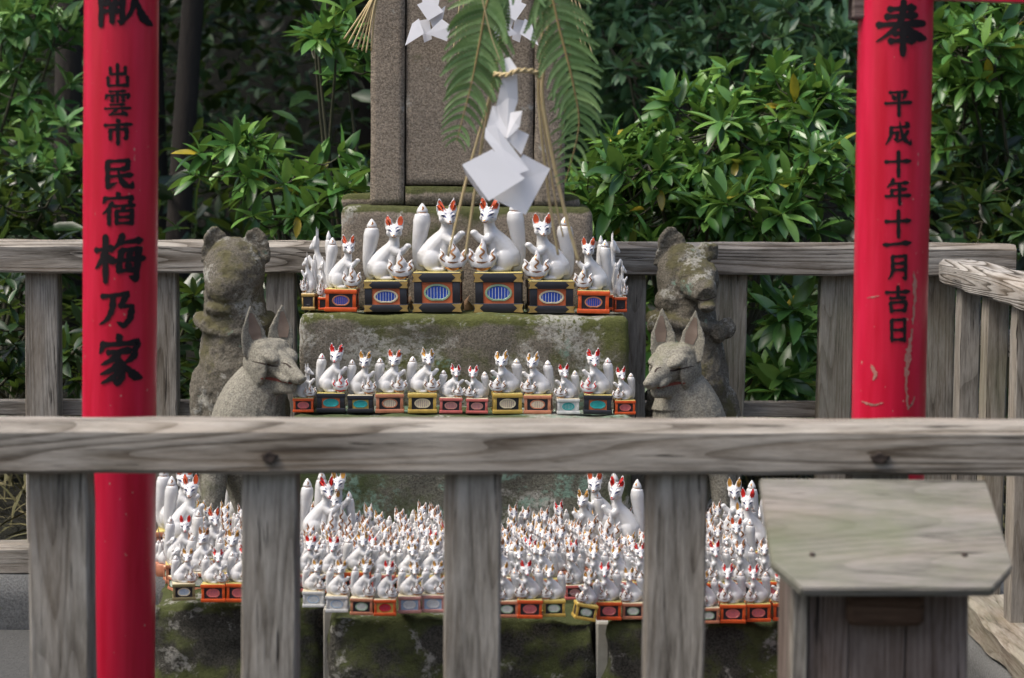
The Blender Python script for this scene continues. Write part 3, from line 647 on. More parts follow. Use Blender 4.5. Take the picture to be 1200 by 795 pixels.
def beam(x0, x1):
    z0_ = b0.z + (b1.z - b0.z) * (x0 - b0.x) / (b1.x - b0.x); z1_ = b0.z + (b1.z - b0.z) * (x1 - b0.x) / (b1.x - b0.x)
    m_ = MB(); h_ = 0.085
    m_.add([(x0, DT - 0.02, z0_), (x1, DT - 0.02, z1_), (x1, DT + 0.02, z1_), (x0, DT + 0.02, z0_), (x0, DT - 0.02, z0_ + h_), (x1, DT - 0.02, z1_ + h_), (x1, DT + 0.02, z1_ + h_), (x0, DT + 0.02, z0_ + h_)],
           [(0, 1, 5, 4), (1, 2, 6, 5), (2, 3, 7, 6), (3, 0, 4, 7), (4, 5, 6, 7), (0, 3, 2, 1)])
    m_.build('tie_beam', RED, torii).matrix_basis = torii.matrix_basis.inverted()
beam(b0.x, b1.x)
wd = MB(); wp = P(1012, 8, DT - 0.0); wd.box(wp.x - 0.02, wp.x + 0.008, DT - 0.022, DT + 0.022, wp.z - 0.02, wp.z + 0.05, bev=0.003); wd.build('wedge', WOOD_BOX, torii).matrix_basis = torii.matrix_basis.inverted()
# ================================================================== PORCELAIN FOXES
def ear_shape(mb, base, tip, hw, th, face, mi=0, rnd_=False):
    """upright ear: crescent section, hollow towards `face`"""
    base, tip, face = Vector(base), Vector(tip), Vector(face).normalized(); ax = tip - base; side = ax.cross(face).normalized(); rings = []
    for k in range(9):
        t = k / 8; w = hw * (math.sqrt(max(0.004, 1 - (t * 1.15 - 0.16) ** 2)) if rnd_ else 0.80 + 0.75 * t - 1.50 * t * t if t < 0.55 else hw * ((1.0 - t) * 1.62 + 0.03) / hw); c = base + ax * t
        ring = []
        for i in range(9):
            a = -1 + 2 * i / 8; ring.append(c + side * (w * a) - face * (th * (1 - a * a) * 1.0 * min(1, w / hw)) )
        for i in range(7, 0, -1):
            a = -1 + 2 * i / 8; ring.append(c + side * (w * a * 0.9) - face * (th * (1 - a * a) * 0.30 * min(1, w / hw)) + face * th * 0.12)
        rings.append(ring)
    mb.loft(rings, mi)

def decal(bvh, strokes, off=0.006, mi=0, mb=None, ray=(0, 1, 0), sub=5):
    """paint strokes in x, z, laid on the front of a shape"""
    mb = mb or MB()
    for si, (pts, wid) in enumerate(strokes):
        pp = crv([Vector((p[0], p[1], 0)) for p in pts], sub); pp = [Vector((p.x, p.y)) for p in pp]; ww = interp(wid, len(pp)); v = []
        for (l, r) in ribbon_fn(pp, ww):
            for q in (l, l.lerp(r, 0.5), r):
                hit = bvh.ray_cast(Vector((q.x, -4 if sub < 8 else -400, q.y)), Vector(ray))
                if hit[0] is None:
                    hit = bvh.find_nearest(Vector((q.x, -0.3 if sub < 8 else -30, q.y)))
                v.append(hit[0] + Vector((0, -1, 0)) * (off + si * 0.0004))
        n = len(pp)
        mb.add(v, [q for i in range(n - 1) for q in ((3 * i, 3 * i + 1, 3 * i + 4, 3 * i + 3), (3 * i + 1, 3 * i + 2, 3 * i + 5, 3 * i + 4))], mi)
    return mb
def bvh_of(me): return BVHTree.FromPolygons([v.co for v in me.vertices], [list(p.vertices) for p in me.polygons])

def fox_shapes(voxel, turn, sm, rings=12, hk=1.0):
    """sitting fox, tail at -x, paw raised at +x, face to -y; unit = pedestal width"""
    b = MB()
    b.tube(crv([(-0.22, 0.05, 0.12), (-0.20, 0.04, 0.30), (-0.05, 0.03, 0.53), (0.13, -0.02, 0.75), (0.185, -0.05, 0.93), (0.19, -0.07, 1.08)], 4), interp([0.20, 0.25, 0.225, 0.175, 0.118, 0.115], 21), 16)
    for y in (-0.15, 0.16): b.ell((-0.12, y, 0.23), (0.20, 0.11, 0.235))
    for y in (-0.20, 0.19): b.ell((0.02, y, 0.045), (0.17, 0.065, 0.05))
    for y in (-0.07, 0.09): b.tube(crv([(0.15, y, 0.62), (0.12, y * 1.5, 0.34), (0.13, y * 1.6, 0.03)], 4), interp([0.12, 0.085, 0.06], 9), 10); b.ell((0.18, y * 1.6, 0.04), (0.09, 0.055, 0.045))
    b.tube(crv([(0.15, -0.10, 0.72), (0.28, -0.17, 0.64), (0.40, -0.19, 0.70), (0.485, -0.20, 0.79)], 4), interp([0.115, 0.10, 0.085, 0.07], 13), 10)
    b.ell((0.495, -0.205, 0.80), (0.085, 0.075, 0.068))
    Rm = Matrix.Rotation(turn, 3, 'Z'); piv = Vector((0.19, -0.07, 1.1))
    h = MB()
    h.ell((0.19, -0.09, 1.17), (0.185, 0.155, 0.15))
    h.tube(crv([(0.19, -0.12, 1.15), (0.19, -0.25, 1.09), (0.19, -0.37, 1.03)], 4), interp([0.135, 0.092, 0.05], 9), 12); h.ell((0.19, -0.375, 1.03), (0.052, 0.035, 0.045))
    for s in (-1, 1):
        h.ell((0.19 + s * 0.10, -0.14, 1.10), (0.085, 0.07, 0.085)); h.ell((0.19 + s * 0.085, -0.20, 1.195), (0.075, 0.05, 0.03))
        ear_shape(h, (0.19 + s * 0.112, -0.07, 1.20), (0.19 + s * 0.155, -0.04, 1.57), 0.118, 0.06, (0, -1, 0.12))
    h.v = [tuple(piv + Rm @ ((Vector(p) - piv) * hk)) for p in h.v]
    b.add(h.v, h.f)
    body = remesh(b, voxel, sm, 'fox_body', POR)
    t = MB(); tp = crv([(-0.26, 0.10, 0.05), (-0.39, 0.13, 0.10), (-0.43, 0.14, 0.36), (-0.38, 0.13, 0.75), (-0.335, 0.12, 1.05), (-0.325, 0.12, 1.19), (-0.325, 0.12, 1.225)], 4)
    t.tube(tp, interp([0.10, 0.10, 0.112, 0.158, 0.182, 0.155, 0.105], len(tp)), rings + 4)
    tail = t.mesh('fox_tail', POR)
    q = MB(); qp = [(-0.325, 0.12, z) for z in (1.222, 1.25, 1.29, 1.34, 1.39, 1.425, 1.435)]; q.tube(qp, [0.105, 0.122, 0.112, 0.085, 0.05, 0.02, 0.004], rings + 2)
    tip = q.mesh('fox_tail_tip', POR)
    j = MB(); c = Vector((0.33, -0.27, 0))
    j.tube([c + Vector((0, 0, z)) for z in (0, 0.04, 0.10, 0.17, 0.25, 0.33)], [(0.085, 0.06), (0.10, 0.07), (0.18, 0.095), (0.215, 0.10), (0.17, 0.085), (0.09, 0.05)], rings + 4)
    j.tube(crv([c + Vector((0, 0, 0.2)), c + Vector((0.015, 0, 0.38)), c + Vector((-0.015, 0, 0.5)), c + Vector((0.005, 0, 0.63))], 3), interp([(0.11), 0.095, 0.055, 0.008], 10), rings)
    for s in (-1, 1): j.tube(crv([c + Vector((s * 0.10, 0, 0.14)), c + Vector((s * 0.18, 0, 0.27)), c + Vector((s * 0.17, 0, 0.36)), c + Vector((s * 0.215, 0, 0.45))], 3), interp([0.085, 0.07, 0.045, 0.008], 10), rings)
    jv = [Vector(p) for p in j.v]; j.v = [tuple(c + Vector(((p.x - c.x) * 1.26, (p.y - c.y) * 1.1, p.z * 1.10))) for p in jv]
    jewel = remesh(j, voxel * 0.9, 2, 'flame_jewel', POR)
    # paint
    bv = bvh_of(body)
    def hp(x, z):                                        # a point of the straight-looking face, turned with the head
        return (x, z)
    P_ = {}
    if abs(turn) < 0.4:
        Ri = Rm.inverted(); bs = MB(); bs.v = [tuple(piv + Ri @ (v.co - piv) / hk) for v in body.vertices]
        bv = BVHTree.FromPolygons([Vector(p) for p in bs.v], [list(p.vertices) for p in body.polygons])
        def turned(m_): m_.v = [tuple(piv + Rm @ (Vector(p) - piv) * hk) for p in m_.v]; return m_
        ear = []
        for s in (-1, 1): ear.append(([(0.19 + s * 0.128, 1.285), (0.19 + s * 0.134, 1.36), (0.19 + s * 0.142, 1.43), (0.19 + s * 0.150, 1.50)], [0.07, 0.128, 0.115, 0.02]))
        P_['ear_l'] = turned(decal(bv, ear[:1], 0.012)); P_['ear_r'] = turned(decal(bv, ear[1:], 0.012))
        eyes = []; mouth = []
        for s in (-1, 1):
            eyes.append(([(0.19 + s * 0.045, 1.135), (0.19 + s * 0.085, 1.165), (0.19 + s * 0.145, 1.195)], [0.012, 0.04, 0.01]))
            eyes.append(([(0.19 + s * 0.035, 1.205), (0.19 + s * 0.075, 1.24), (0.19 + s * 0.115, 1.25)], [0.008, 0.02, 0.006]))
            eyes.append(([(0.19 + s * 0.09, 1.10), (0.19 + s * 0.14, 1.12)], [0.006, 0.012, 0.004]))
        P_['eyes'] = turned(decal(bv, eyes, 0.006))
        mouth.append(([(0.125, 1.045), (0.16, 1.015), (0.19, 1.025), (0.22, 1.015), (0.255, 1.045)], [0.008, 0.022, 0.018, 0.022, 0.008]))
        mouth.append(([(0.165, 1.06), (0.215, 1.06)], [0.02, 0.034, 0.02]))
        P_['mouth'] = turned(decal(bv, mouth, 0.006))
    bt = bvh_of(tip)
    P_['tip'] = decal(bt, [([(-0.325, 1.37), (-0.30, 1.33), (-0.325, 1.29)], [0.01, 0.045, 0.02]), ([(-0.41, 1.245), (-0.325, 1.235), (-0.24, 1.245)], [0.012, 0.014, 0.012])], 0.006)
    bj = bvh_of(jewel); cx = 0.33
    JS = [([(0, 0.54), (0.03, 0.46), (-0.035, 0.38), (0.03, 0.30), (-0.01, 0.25)], [0.012, 0.035, 0.045, 0.045, 0.015]), ([(-0.19, 0.40), (-0.155, 0.34), (-0.20, 0.27), (-0.13, 0.20)], [0.01, 0.035, 0.045, 0.012]), ([(0.19, 0.40), (0.155, 0.34), (0.20, 0.27), (0.13, 0.20)], [0.01, 0.035, 0.045, 0.012]),
        ([(-0.09, 0.20), (0, 0.18), (0.09, 0.20)], [0.01, 0.035, 0.01]), ([(-0.14, 0.085), (0, 0.055), (0.14, 0.085)], [0.025, 0.065, 0.025])]
    P_['jewel'] = decal(bj, [([(cx + x * 1.26, z * 1.1) for x, z in p], w_) for p, w_ in JS], 0.006)
    return dict(body=body, tail=tail, tip=tip, jewel=jewel, paint=P_)

SH = {('hi', 0): fox_shapes(0.017, 0.0, 4), ('mid', 0): fox_shapes(0.028, 0.12, 2, 10, 1.12), ('hi', 2): fox_shapes(0.019, 0.28, 4), ('mid', 2): fox_shapes(0.028, -0.2, 2, 10, 1.16), ('hi', 1): fox_shapes(0.02, R(75), 4), ('mid', 1): fox_shapes(0.028, R(70), 2, 10)}
PM = {}
def paint_mesh(key, part, mat):
    k = (key, part, mat.name)
    if k not in PM: PM[k] = SH[key]['paint'][part].mesh('fox_' + part, mat)
    return PM[k]

STY = {  # frame, panel, ring, fill, stripe, gilt
 'blackgold': ('black', 'panel_orange', 'sage', 'blue', 'white', 1), 'blackgold2': ('black', 'panel_orange', 'cream', 'blue', 'white', 1),
 'orange': ('orange', 'black', 'salmon', 'blue', 'salmon', 0), 'orange_p': ('orange', 'black', 'rose', 'rose', 'purple', 0), 'black_teal': ('black', 'panel_orange', 'teal', 'teal', 'teal', 0),
 'black_teal_y': ('black', 'yellow', 'teal', 'teal', 'teal', 0), 'salmon': ('salmon', 'black', 'salmon', 'cream', 'purple', 0), 'salmon_w': ('salmon', 'black', 'sage', 'white', 'sage', 0),
 'yellow': ('yellow', 'black', 'cream', 'cream', 'purple', 0), 'rose': ('rose', 'black', 'pink', 'pink', 'purple', 0), 'white': ('white', 'white', 'teal', 'teal', 'white', 0),
 'white_b': ('white', 'white', 'paleblue', 'white', 'paleblue', 0), 'pink': ('pink', 'paleblue', 'white', 'white', 'paleblue', 0), 'olive': ('olive', 'black', 'cream', 'paleblue', 'white', 0), 'yellow_w': ('yellow', 'black', 'sage', 'white', 'sage', 0),
 'red_black': ('orange', 'black', 'black', 'black', 'black', 0), 'orange_y': ('orange', 'yellow', 'red', 'red', 'purple', 0), 'yellow_black': ('gold', 'black', 'black', 'black', 'black', 0)}
PED = {}
def pedestal(style, hh):
    k = (style, round(hh, 2))
    if k in PED: return PED[k]
    fr, pa, ri, fi, stp, gilt = STY[style]; sw = 0.16 if fr == 'black' else 0.105; ts = 0.16 * hh / 0.68 if fr == 'black' else 0.13 * hh / 0.68
    f = MB()
    f.box(-0.5, 0.5, -0.4, 0.4, 0, ts, bev=0.012); f.box(-0.5, 0.5, -0.4, 0.4, hh - ts, hh, bev=0.012)
    for x in (-1, 1):
        for y in (-1, 1): f.box(min(x * 0.47, x * (0.47 - sw)), max(x * 0.47, x * (0.47 - sw)), min(y * 0.375, y * 0.25), max(y * 0.375, y * 0.25), ts - 0.01, hh - ts + 0.01, bev=0.008)
    p = MB(); p.box(-0.45, 0.45, -0.345, 0.345, ts * 0.5, hh - ts * 0.5)
    e = MB(); cz = hh / 2; rx, rz = 0.275, (hh - 2 * ts) * 0.43; n = 22
    def oval(a, b): return [(a * math.cos(6.2832 * i / n), b * math.sin(6.2832 * i / n) * (1 + (0.16 if abs(math.sin(6.2832 * i / n) - 1) < 0.01 else 0)) - (b * 0.10 if abs(math.sin(6.2832 * i / n) + 1) < 0.03 else 0) * -1) for i in range(n)]
    def ov3(a, b, y): return [(x, y, cz + z) for x, z in oval(a, b)]
    e.loft([ov3(rx, rz, -0.344), ov3(rx * 0.98, rz * 0.98, -0.362), ov3(rx * 0.86, rz * 0.80, -0.364), ov3(rx * 0.82, rz * 0.74, -0.352)], 0, cap=False)
    e.add(ov3(rx * 0.83, rz * 0.75, -0.353), [tuple(range(n))], 1)
    if stp != fi:
        for i in range(-3, 4):
            x = i * rx * 0.23; hz = rz * 0.70 * math.sqrt(max(0.05, 1 - (x / rx / 0.85) ** 2)); e.box(x - 0.0055, x + 0.0055, -0.3565, -0.353, cz - hz, cz + hz * 0.9, 2)
    g = []
    if gilt:
        for sx in (-1, 1):
            for zz in (ts * 0.5, hh - ts * 0.5):
                q = MB(); x0, x1 = sx * 0.503, sx * 0.30; y0 = -0.404
                q.add([(x0, y0, zz - ts * 0.46), (x1, y0, zz - ts * 0.40), (x1 + sx * 0.08, y0, zz), (x1, y0, zz + ts * 0.40), (x0, y0, zz + ts * 0.46), (x0, -0.25, zz + ts * 0.46), (x0, -0.25, zz - ts * 0.46), (x0 - sx * 0.03, y0, zz)], [(0, 1, 2, 7), (7, 2, 3, 4), (0, 7, 4, 5, 6)]); g.append(q.mesh('gilt_corner', GOLDP, False))
    gl = MB(); gl.box(-0.485, 0.485, -0.39, 0.39, hh - 0.012, hh + 0.022, bev=0.02)
    PED[k] = dict(frame=f.mesh('pedestal', PAINT[fr]), panel=p.mesh('panel', PAINT[pa], False), emblem=e.mesh('emblem', [PAINT[ri], PAINT[fi], PAINT[stp]], False), gilt=g,
                  glaze=gl.mesh('glaze', PAINT['cream'] if style not in ('salmon', 'yellow', 'yellow_w', 'orange', 'orange_p', 'blackgold', 'blackgold2', 'black_teal') else GLAZE_Y))
    for v in ('frame', 'glaze'): auto_smooth(PED[k][v], 35)
    return PED[k]
GLAZE_Y = mat_glaze('yellow_glaze', (0.60, 0.50, 0.16), 0.25, 0.35)

def fox(loc, W, style, label, mirror=False, ear=EAR_O, res='mid', turn=0, rz=0.0, tilt=0.0, hh=0.68, hs=1.0, dy=0.8, jewel=True, group=None, eye=None, full=True, jm=None, ts=1.0):
    """one figurine: loc is the middle of its pedestal's underside"""
    if turn == 0 and rnd.random() < 0.45: turn = 2
    key = (res, turn); S = SH[key]; pd = pedestal(style, hh)
    r = empty('fox_figurine', loc, label, 'fox figurine', group)
    W *= rnd.uniform(0.97, 1.03)
    r.rotation_euler = (0, tilt + rnd.uniform(-0.015, 0.015), rz + rnd.uniform(-0.05, 0.05)); r.scale = (-W if mirror else W, W * dy / 0.8, W)
    up = Matrix.Translation((0, 0, hh + 0.015)) @ Matrix.Diagonal((1, 1, hs, 1))
    body = link('body', S['body'], r, mw=up)
    if 'ear_l' in S['paint'] and full:
        link('ear_lining', paint_mesh(key, 'ear_l', ear), body); link('ear_lining', paint_mesh(key, 'ear_r', ear), body)
        link('eyes', paint_mesh(key, 'eyes', eye or EYE_B), body); link('mouth', paint_mesh(key, 'mouth', GOLD if ear is not EAR_R else EAR_R), body)
    tl = link('tail', S['tail'], r, mw=up @ Matrix.Diagonal((1, 1, ts, 1))); tp = link('tail_tip', S['tip'], tl)
    if jewel:
        jw = link('flame_jewel', S['jewel'], r, mw=up); link('jewel_paint', paint_mesh(key, 'jewel', jm or GOLD), jw)
    pe = link('pedestal', pd['frame'], r); link('panel', pd['panel'], pe); link('emblem', pd['emblem'], pe); link('glaze', pd['glaze'], pe)
    for gm in pd['gilt']: link('gilt_corner', gm, pe)
    if full: o = link('tail_mark', paint_mesh(key, 'tip', jm or GOLD), tl)
    return r

def on_plane(px, py, z):
    d = CAMM.to_3x3() @ Vector(((px - 600) / FPX, -(py - 397.5) / FPX, -1.0)); return Vector((0, 0, H)) + d * ((z - H) / d.z)

# ------------------------------------------------------------------ upper step: six big foxes, small ones at both ends
ZU = Z_T1 + 0.002
def put(px, ybase, wpx, ytop, D, z, **kw):
    W = wpx * mpp(D - 0.03); hh = kw.pop('hh', 0.68)
    tot = (ybase - ytop) / wpx; hs = (tot - hh) / 1.56
    p = P(px, ybase, D); return fox(Vector((p.x, D, z)), W, kw.pop('style'), kw.pop('label'), hh=hh, hs=hs, **kw)
G1 = 'large foxes on the upper step'
put(401, 366, 39, 273, 4.375, ZU, style='orange', label='white fox on orange box at the left of the upper step', res='hi', ear=EAR_O, group=G1)
put(453.5, 368, 53, 253, 4.385, ZU, style='blackgold2', label='white fox on black and gold box, second large fox from left, upper step', res='hi', group=G1)
put(514, 370, 58, 236, 4.385, ZU, style='blackgold', label='tall white fox on black box with green-rimmed emblem, left of the central pair', res='hi', hh=0.80, group=G1)
put(585, 371, 57, 237, 4.385, ZU, style='blackgold', label='tall white fox on black box, green-rimmed emblem, right of the central pair', res='hi', hh=0.80, mirror=True, group=G1)
put(644, 372, 53, 257, 4.385, ZU, style='blackgold2', label='white fox on black and gold box, second large fox from right, upper step', res='hi', mirror=True, group=G1, rz=0.1)
put(695, 372, 39.5, 279, 4.375, ZU, style='orange', label='white fox on orange box at the right of the upper step', res='hi', mirror=True, group=G1)
G2 = 'small foxes at the ends of the upper step'
put(363.5, 361, 16.5, 290, 4.40, ZU, style='yellow_black', label='narrow white fox on yellow and black box, far left of upper step', turn=1, rz=-0.15, mirror=True, group=G2, full=False, hh=1.2, dy=1.2)
put(377, 362, 26, 267, 4.455, ZU, style='red_black', label='taller white fox in profile looking left behind the orange box fox', turn=1, mirror=True, group=G2, full=False, rz=-0.5)
put(381, 362, 15, 298, 4.40, ZU, style='red_black', label='tiny white fox squeezed beside the orange box at the left of the upper step', group=G2, full=False, hh=1.0, dy=1.2, turn=1, mirror=True)
put(713, 372, 27, 276, 4.455, ZU, style='red_black', label='white fox looking right behind the rightmost orange box of the upper step', turn=1, group=G2, full=False, rz=0.5)
put(726, 371, 14.5, 310, 4.40, ZU, style='red_black', label='tiny white fox on red and black box at far right of the upper step', turn=1, rz=0.15, group=G2, full=False, hh=1.2, dy=1.2)

# ------------------------------------------------------------------ lower step: a row of twelve
G3 = 'row of foxes on the lower step'
row = [(356, 25, 428, 'orange_p', 0, EAR_R, 'orange box, leftmost in the lower row beside the stone snout', 1), (388, 34, 408, 'black_teal', 0, EAR_R, 'black box with turquoise emblem, left end of the lower row', 0),
       (423, 30, 418, 'black_teal_y', 0, EAR_Y, 'dark blue-black box with yellow panel in the lower row', 0), (457, 34, 414.5, 'salmon', 0, EAR_O, 'salmon box in the left half of the lower row', 0),
       (495, 34, 414, 'yellow', 0, EAR_Y, 'yellow box in the left half of the lower row', 0), (528, 27.5, 431, 'rose', 0, EAR_R, 'rose pink box left of the middle of the lower row', 0),
       (559, 27, 431.5, 'rose', 1, EAR_R, 'rose pink box right of the middle of the lower row', 0), (594, 36, 415, 'yellow', 1, EAR_Y, 'yellow box in the right half of the lower row', 0),
       (631, 34, 416.5, 'salmon', 1, EAR_Y, 'salmon box in the right half of the lower row', 0), (665, 27.5, 431, 'white', 1, EAR_R, 'white box with green emblem in the lower row', 0),
       (700, 34, 414.5, 'black_teal', 1, EAR_R, 'black box with turquoise emblem, right end of the lower row', 0), (731.5, 25, 435, 'orange_p', 1, EAR_R, 'orange box, rightmost in the lower row', 0)]
for i, (x, wp, yt, st, mi, er, lb, tu) in enumerate(row):
    put(x, 487 + i * 0.35, wp, yt, 4.185 + wp * 0.0006, Z_T2 + 0.004, style=st, label='white fox on ' + lb, mirror=bool(mi), ear=er, res='mid', turn=tu, group=G3, ts=0.87, hh=0.66, jm=EAR_R if st == 'black_teal' else None, rz=rnd.uniform(-0.06, 0.06))

# ------------------------------------------------------------------ the crowd on the base stones
ZB = Z_SLAB + 0.006
def stand(px, ybase, wpx, ytop, **kw):
    p = on_plane(px, ybase, ZB); D = p.y; W = wpx * mpp(D); hh = kw.pop('hh', 0.72)
    hs = ((ybase - ytop) / wpx - hh) / 1.56
    return fox(Vector((p.x, D + 0.38 * W, ZB)), W, kw.pop('style'), kw.pop('label'), hh=hh, hs=hs, **kw)
G4 = 'front row of small foxes on the base stones'
fr_row = [(214, 704, 28, 642, 'olive', 0, EAR_Y, 'olive box at left end of the front row beside the red pillar', 0.15), (250, 706, 30, 642, 'orange_p', 0, EAR_R, 'orange box, first of two left of the second fence post', 0.0), (280, 706, 30, 640, 'orange_p', 0, EAR_R, 'orange box just left of the second fence post in the front row', 0),
  (307, 708, 28, 646, 'salmon_w', 0, EAR_Y, 'salmon box hidden behind the second fence post', 0), (336, 709, 28, 648, 'white_b', 0, EAR_Y, 'white box hidden behind the right edge of the second fence post', 0),
  (367, 712, 27, 655, 'white_b', 0, EAR_Y, 'plain white box, first right of the second fence post', 0.05), (395, 718, 28, 655, 'white_b', 0, EAR_Y, 'white box with blue emblem, second right of the second fence post', 0.02), (424, 721, 27, 656, 'salmon_w', 0, EAR_Y, 'salmon box with pale emblem between second and third posts', 0),
  (451, 722, 27, 657, 'orange_y', 0, EAR_R, 'orange box with red emblem between second and third posts', 0), (480, 719, 28, 658, 'pink', 0, EAR_Y, 'pale pink box, second left of the third fence post', 0), (508, 718, 28, 659, 'pink', 0, EAR_Y, 'pale pink box, first left of the third fence post', 0),
  (537, 720, 28, 659, 'salmon_w', 0, EAR_Y, 'salmon box hidden behind the left of the third fence post', 0), (566, 722, 27, 660, 'orange_p', 1, EAR_R, 'orange box hidden behind the right of the third fence post', 0),
  (594, 724, 27, 660, 'salmon_w', 1, EAR_Y, 'salmon box just right of the third fence post', 0), (620.5, 725, 30, 658, 'orange_p', 1, EAR_R, 'orange box, second right of the third fence post', 0), (649, 723, 27, 662, 'yellow_w', 1, EAR_Y, 'yellow and salmon box left of the toppling fox', 0),
  (681, 730, 27, 672, 'yellow_w', 1, EAR_Y, 'yellow box tipped over to one side in the front row', 0.2), (713, 727, 30, 658, 'orange_p', 1, EAR_R, 'orange box right of the toppling fox', 0), (742, 726, 27, 664, 'salmon_w', 1, EAR_Y, 'salmon box just left of the fourth fence post', 0),
  (772, 728, 28, 666, 'salmon_w', 1, EAR_Y, 'salmon box behind the left of the fourth fence post', 0), (802, 729, 29, 664, 'orange_p', 1, EAR_R, 'orange box behind the right of the fourth fence post', 0),
  (830, 731, 26, 668, 'salmon_w', 1, EAR_Y, 'salmon box just right of the fourth fence post', 0), (859, 730.5, 30, 662, 'orange_p', 1, EAR_R, 'orange box, second right of the fourth fence post', 0), (889, 729, 30, 660, 'orange_p', 1, EAR_R, 'orange box, third right of the fourth fence post', 0), (919, 728, 30, 668, 'orange_p', 1, EAR_R, 'orange box half behind the donation box lid', 0)]
for (x, yb, wp, yt, st, mi, er, lb, rz) in fr_row:
    o = stand(x, yb, wp, yt, style=st, label='small fox on ' + lb, mirror=bool(mi), ear=er, group=G4, ts=0.84, rz=rz + rnd.uniform(-0.04, 0.04), eye=EYE, tilt=0.20 if yb == 730 and x == 681 else 0.0)
    if x == 681: o.location.z += 0.004; o.location.x += 0.004
# edge foxes turned along the left side of the base
for (x, yb, lb) in ((197, 671, 'third back'), (202, 682, 'second back'), (207, 693, 'nearest')):
    stand(x, yb, 22, yb - 58, style='orange_p' if x == 197 else 'salmon_w', label='small white fox turned sideways on the left edge of the base, ' + lb, rz=R(-60), group='foxes along the left edge of the base', full=False)
# second row
G5 = 'second row of small foxes on the base stones'
sec = [(232, 693, 30, 618, 'salmon_w', 0), (266, 694, 30, 622, 'orange_p', 0), (298, 694, 29, 630, 'salmon_w', 0), (330, 694, 29, 630, 'orange_p', 0), (358, 694, 29, 628, 'rose', 0), (386, 695, 29, 628, 'salmon_w', 0), (418, 694, 32, 624, 'orange_p', 0), (448, 694, 28, 632, 'rose', 0), (477, 695, 28, 636, 'salmon', 0), (504, 695, 28, 632, 'yellow_w', 0), (532, 695, 28, 634, 'salmon', 0), (561, 696, 28, 634, 'rose', 1),
       (590, 698, 29, 632, 'salmon_w', 1), (612, 698, 26, 640, 'rose', 1), (640, 699, 28, 634, 'salmon', 1), (673, 703, 24, 640, 'rose', 1), (700, 702, 27, 640, 'salmon', 1), (727, 702, 28, 640, 'rose', 1), (755, 703, 28, 638, 'salmon', 1), (785, 703, 28, 638, 'orange_p', 1), (814, 704, 28, 636, 'salmon', 1), (843, 704, 29, 632, 'orange_p', 1), (873, 704, 29, 632, 'red_black', 1), (903, 703, 29, 634, 'orange_p', 1)]
secn = {0: 'left of the second fence post', 1: 'between second and third fence posts', 2: 'between third and fourth fence posts', 3: 'right of the fourth fence post'}
def gap(x): return 0 if x < 318 else 1 if x < 554 else 2 if x < 790 else 3
used_lb = {}
for (x, yb, wp, yt, st, mi) in sec:
    g = gap(x); used_lb[g] = used_lb.get(g, 0) + 1; od = ['first', 'second', 'third', 'fourth', 'fifth', 'sixth', 'seventh', 'eighth', 'ninth'][used_lb[g] - 1]
    stand(x, yb, wp, yt, style=st, label='small fox, second row, %s from the left, %s' % (od, secn[g]), mirror=bool(mi), ear=rnd.choice([EAR_R, EAR_G, EAR_Y, EAR_Y]), group=G5, ts=0.86, rz=rnd.uniform(-0.08, 0.08))
# larger foxes standing in the crowd
G6 = 'larger foxes rising out of the crowd'
big = [(214, 667, 46, 553, 0, EAR_O, 'tall white fox with orange ears in the crowd beside the red pillar'), (205, 655, 48, 544, 0, EAR_O, 'tall white fox at the back of the left crowd, mostly hidden by another'), (243, 680, 36, 592, 0, EAR_O, 'white fox with orange ears in the left crowd below the stone leg'),
       (208, 684, 34, 600, 0, EAR_R, 'white fox with bright red ears low in the left crowd'), (372, 662, 44, 557, 0, EAR_R, 'tall white fox with red ears at the left of the middle crowd'), (388, 654, 42, 546, 0, EAR_Y, 'tall white fox half hidden behind the red-eared fox of the middle crowd'), (398, 655, 34, 570, 1, EAR_Y, 'white fox with ochre ears right of the red-eared fox in the middle crowd'),
       (730, 668, 46, 555, 1, EAR_R, 'tall white fox with red ears left of the fourth fence post'), (706, 655, 44, 547, 1, EAR_O, 'tall white fox behind and left of the red-eared fox by the fourth post'), (690, 656, 34, 573, 1, EAR_Y, 'white fox with ochre ears at the back right of the middle crowd'),
       (884, 674, 42, 568, 1, EAR_R, 'tall white fox with red ears beside the donation box lid'), (868, 684, 34, 603, 1, EAR_O, 'white fox with orange ears in front of the tall one by the donation box'), (868, 658, 40, 560, 1, EAR_Y, 'white fox at the back right beside the right stone leg'), (873, 672, 30, 585, 1, EAR_Y, 'white fox with ochre ears squeezed beside the right stone leg')]
for (x, yb, wp, yt, mi, er, lb) in big:
    stand(x, yb, wp, yt, style='salmon', label=lb, mirror=bool(mi), ear=er, res='hi', group=G6, rz=rnd.uniform(-0.15, 0.15), hh=0.66)
for (x, yb, yt, st, lb) in ((275, 625, 562, 'orange_y', 'small white fox on orange box seen behind the left stone leg'), (293, 627, 566, 'orange_p', 'small white fox on orange box behind the second fence post and stone leg'), (822, 628, 566, 'orange_p', 'small white fox on orange box between the fourth post and the right stone leg')):
    stand(x, yb, 24, yt, style=st, label=lb, ear=EAR_R, group='small foxes at the back of the base')

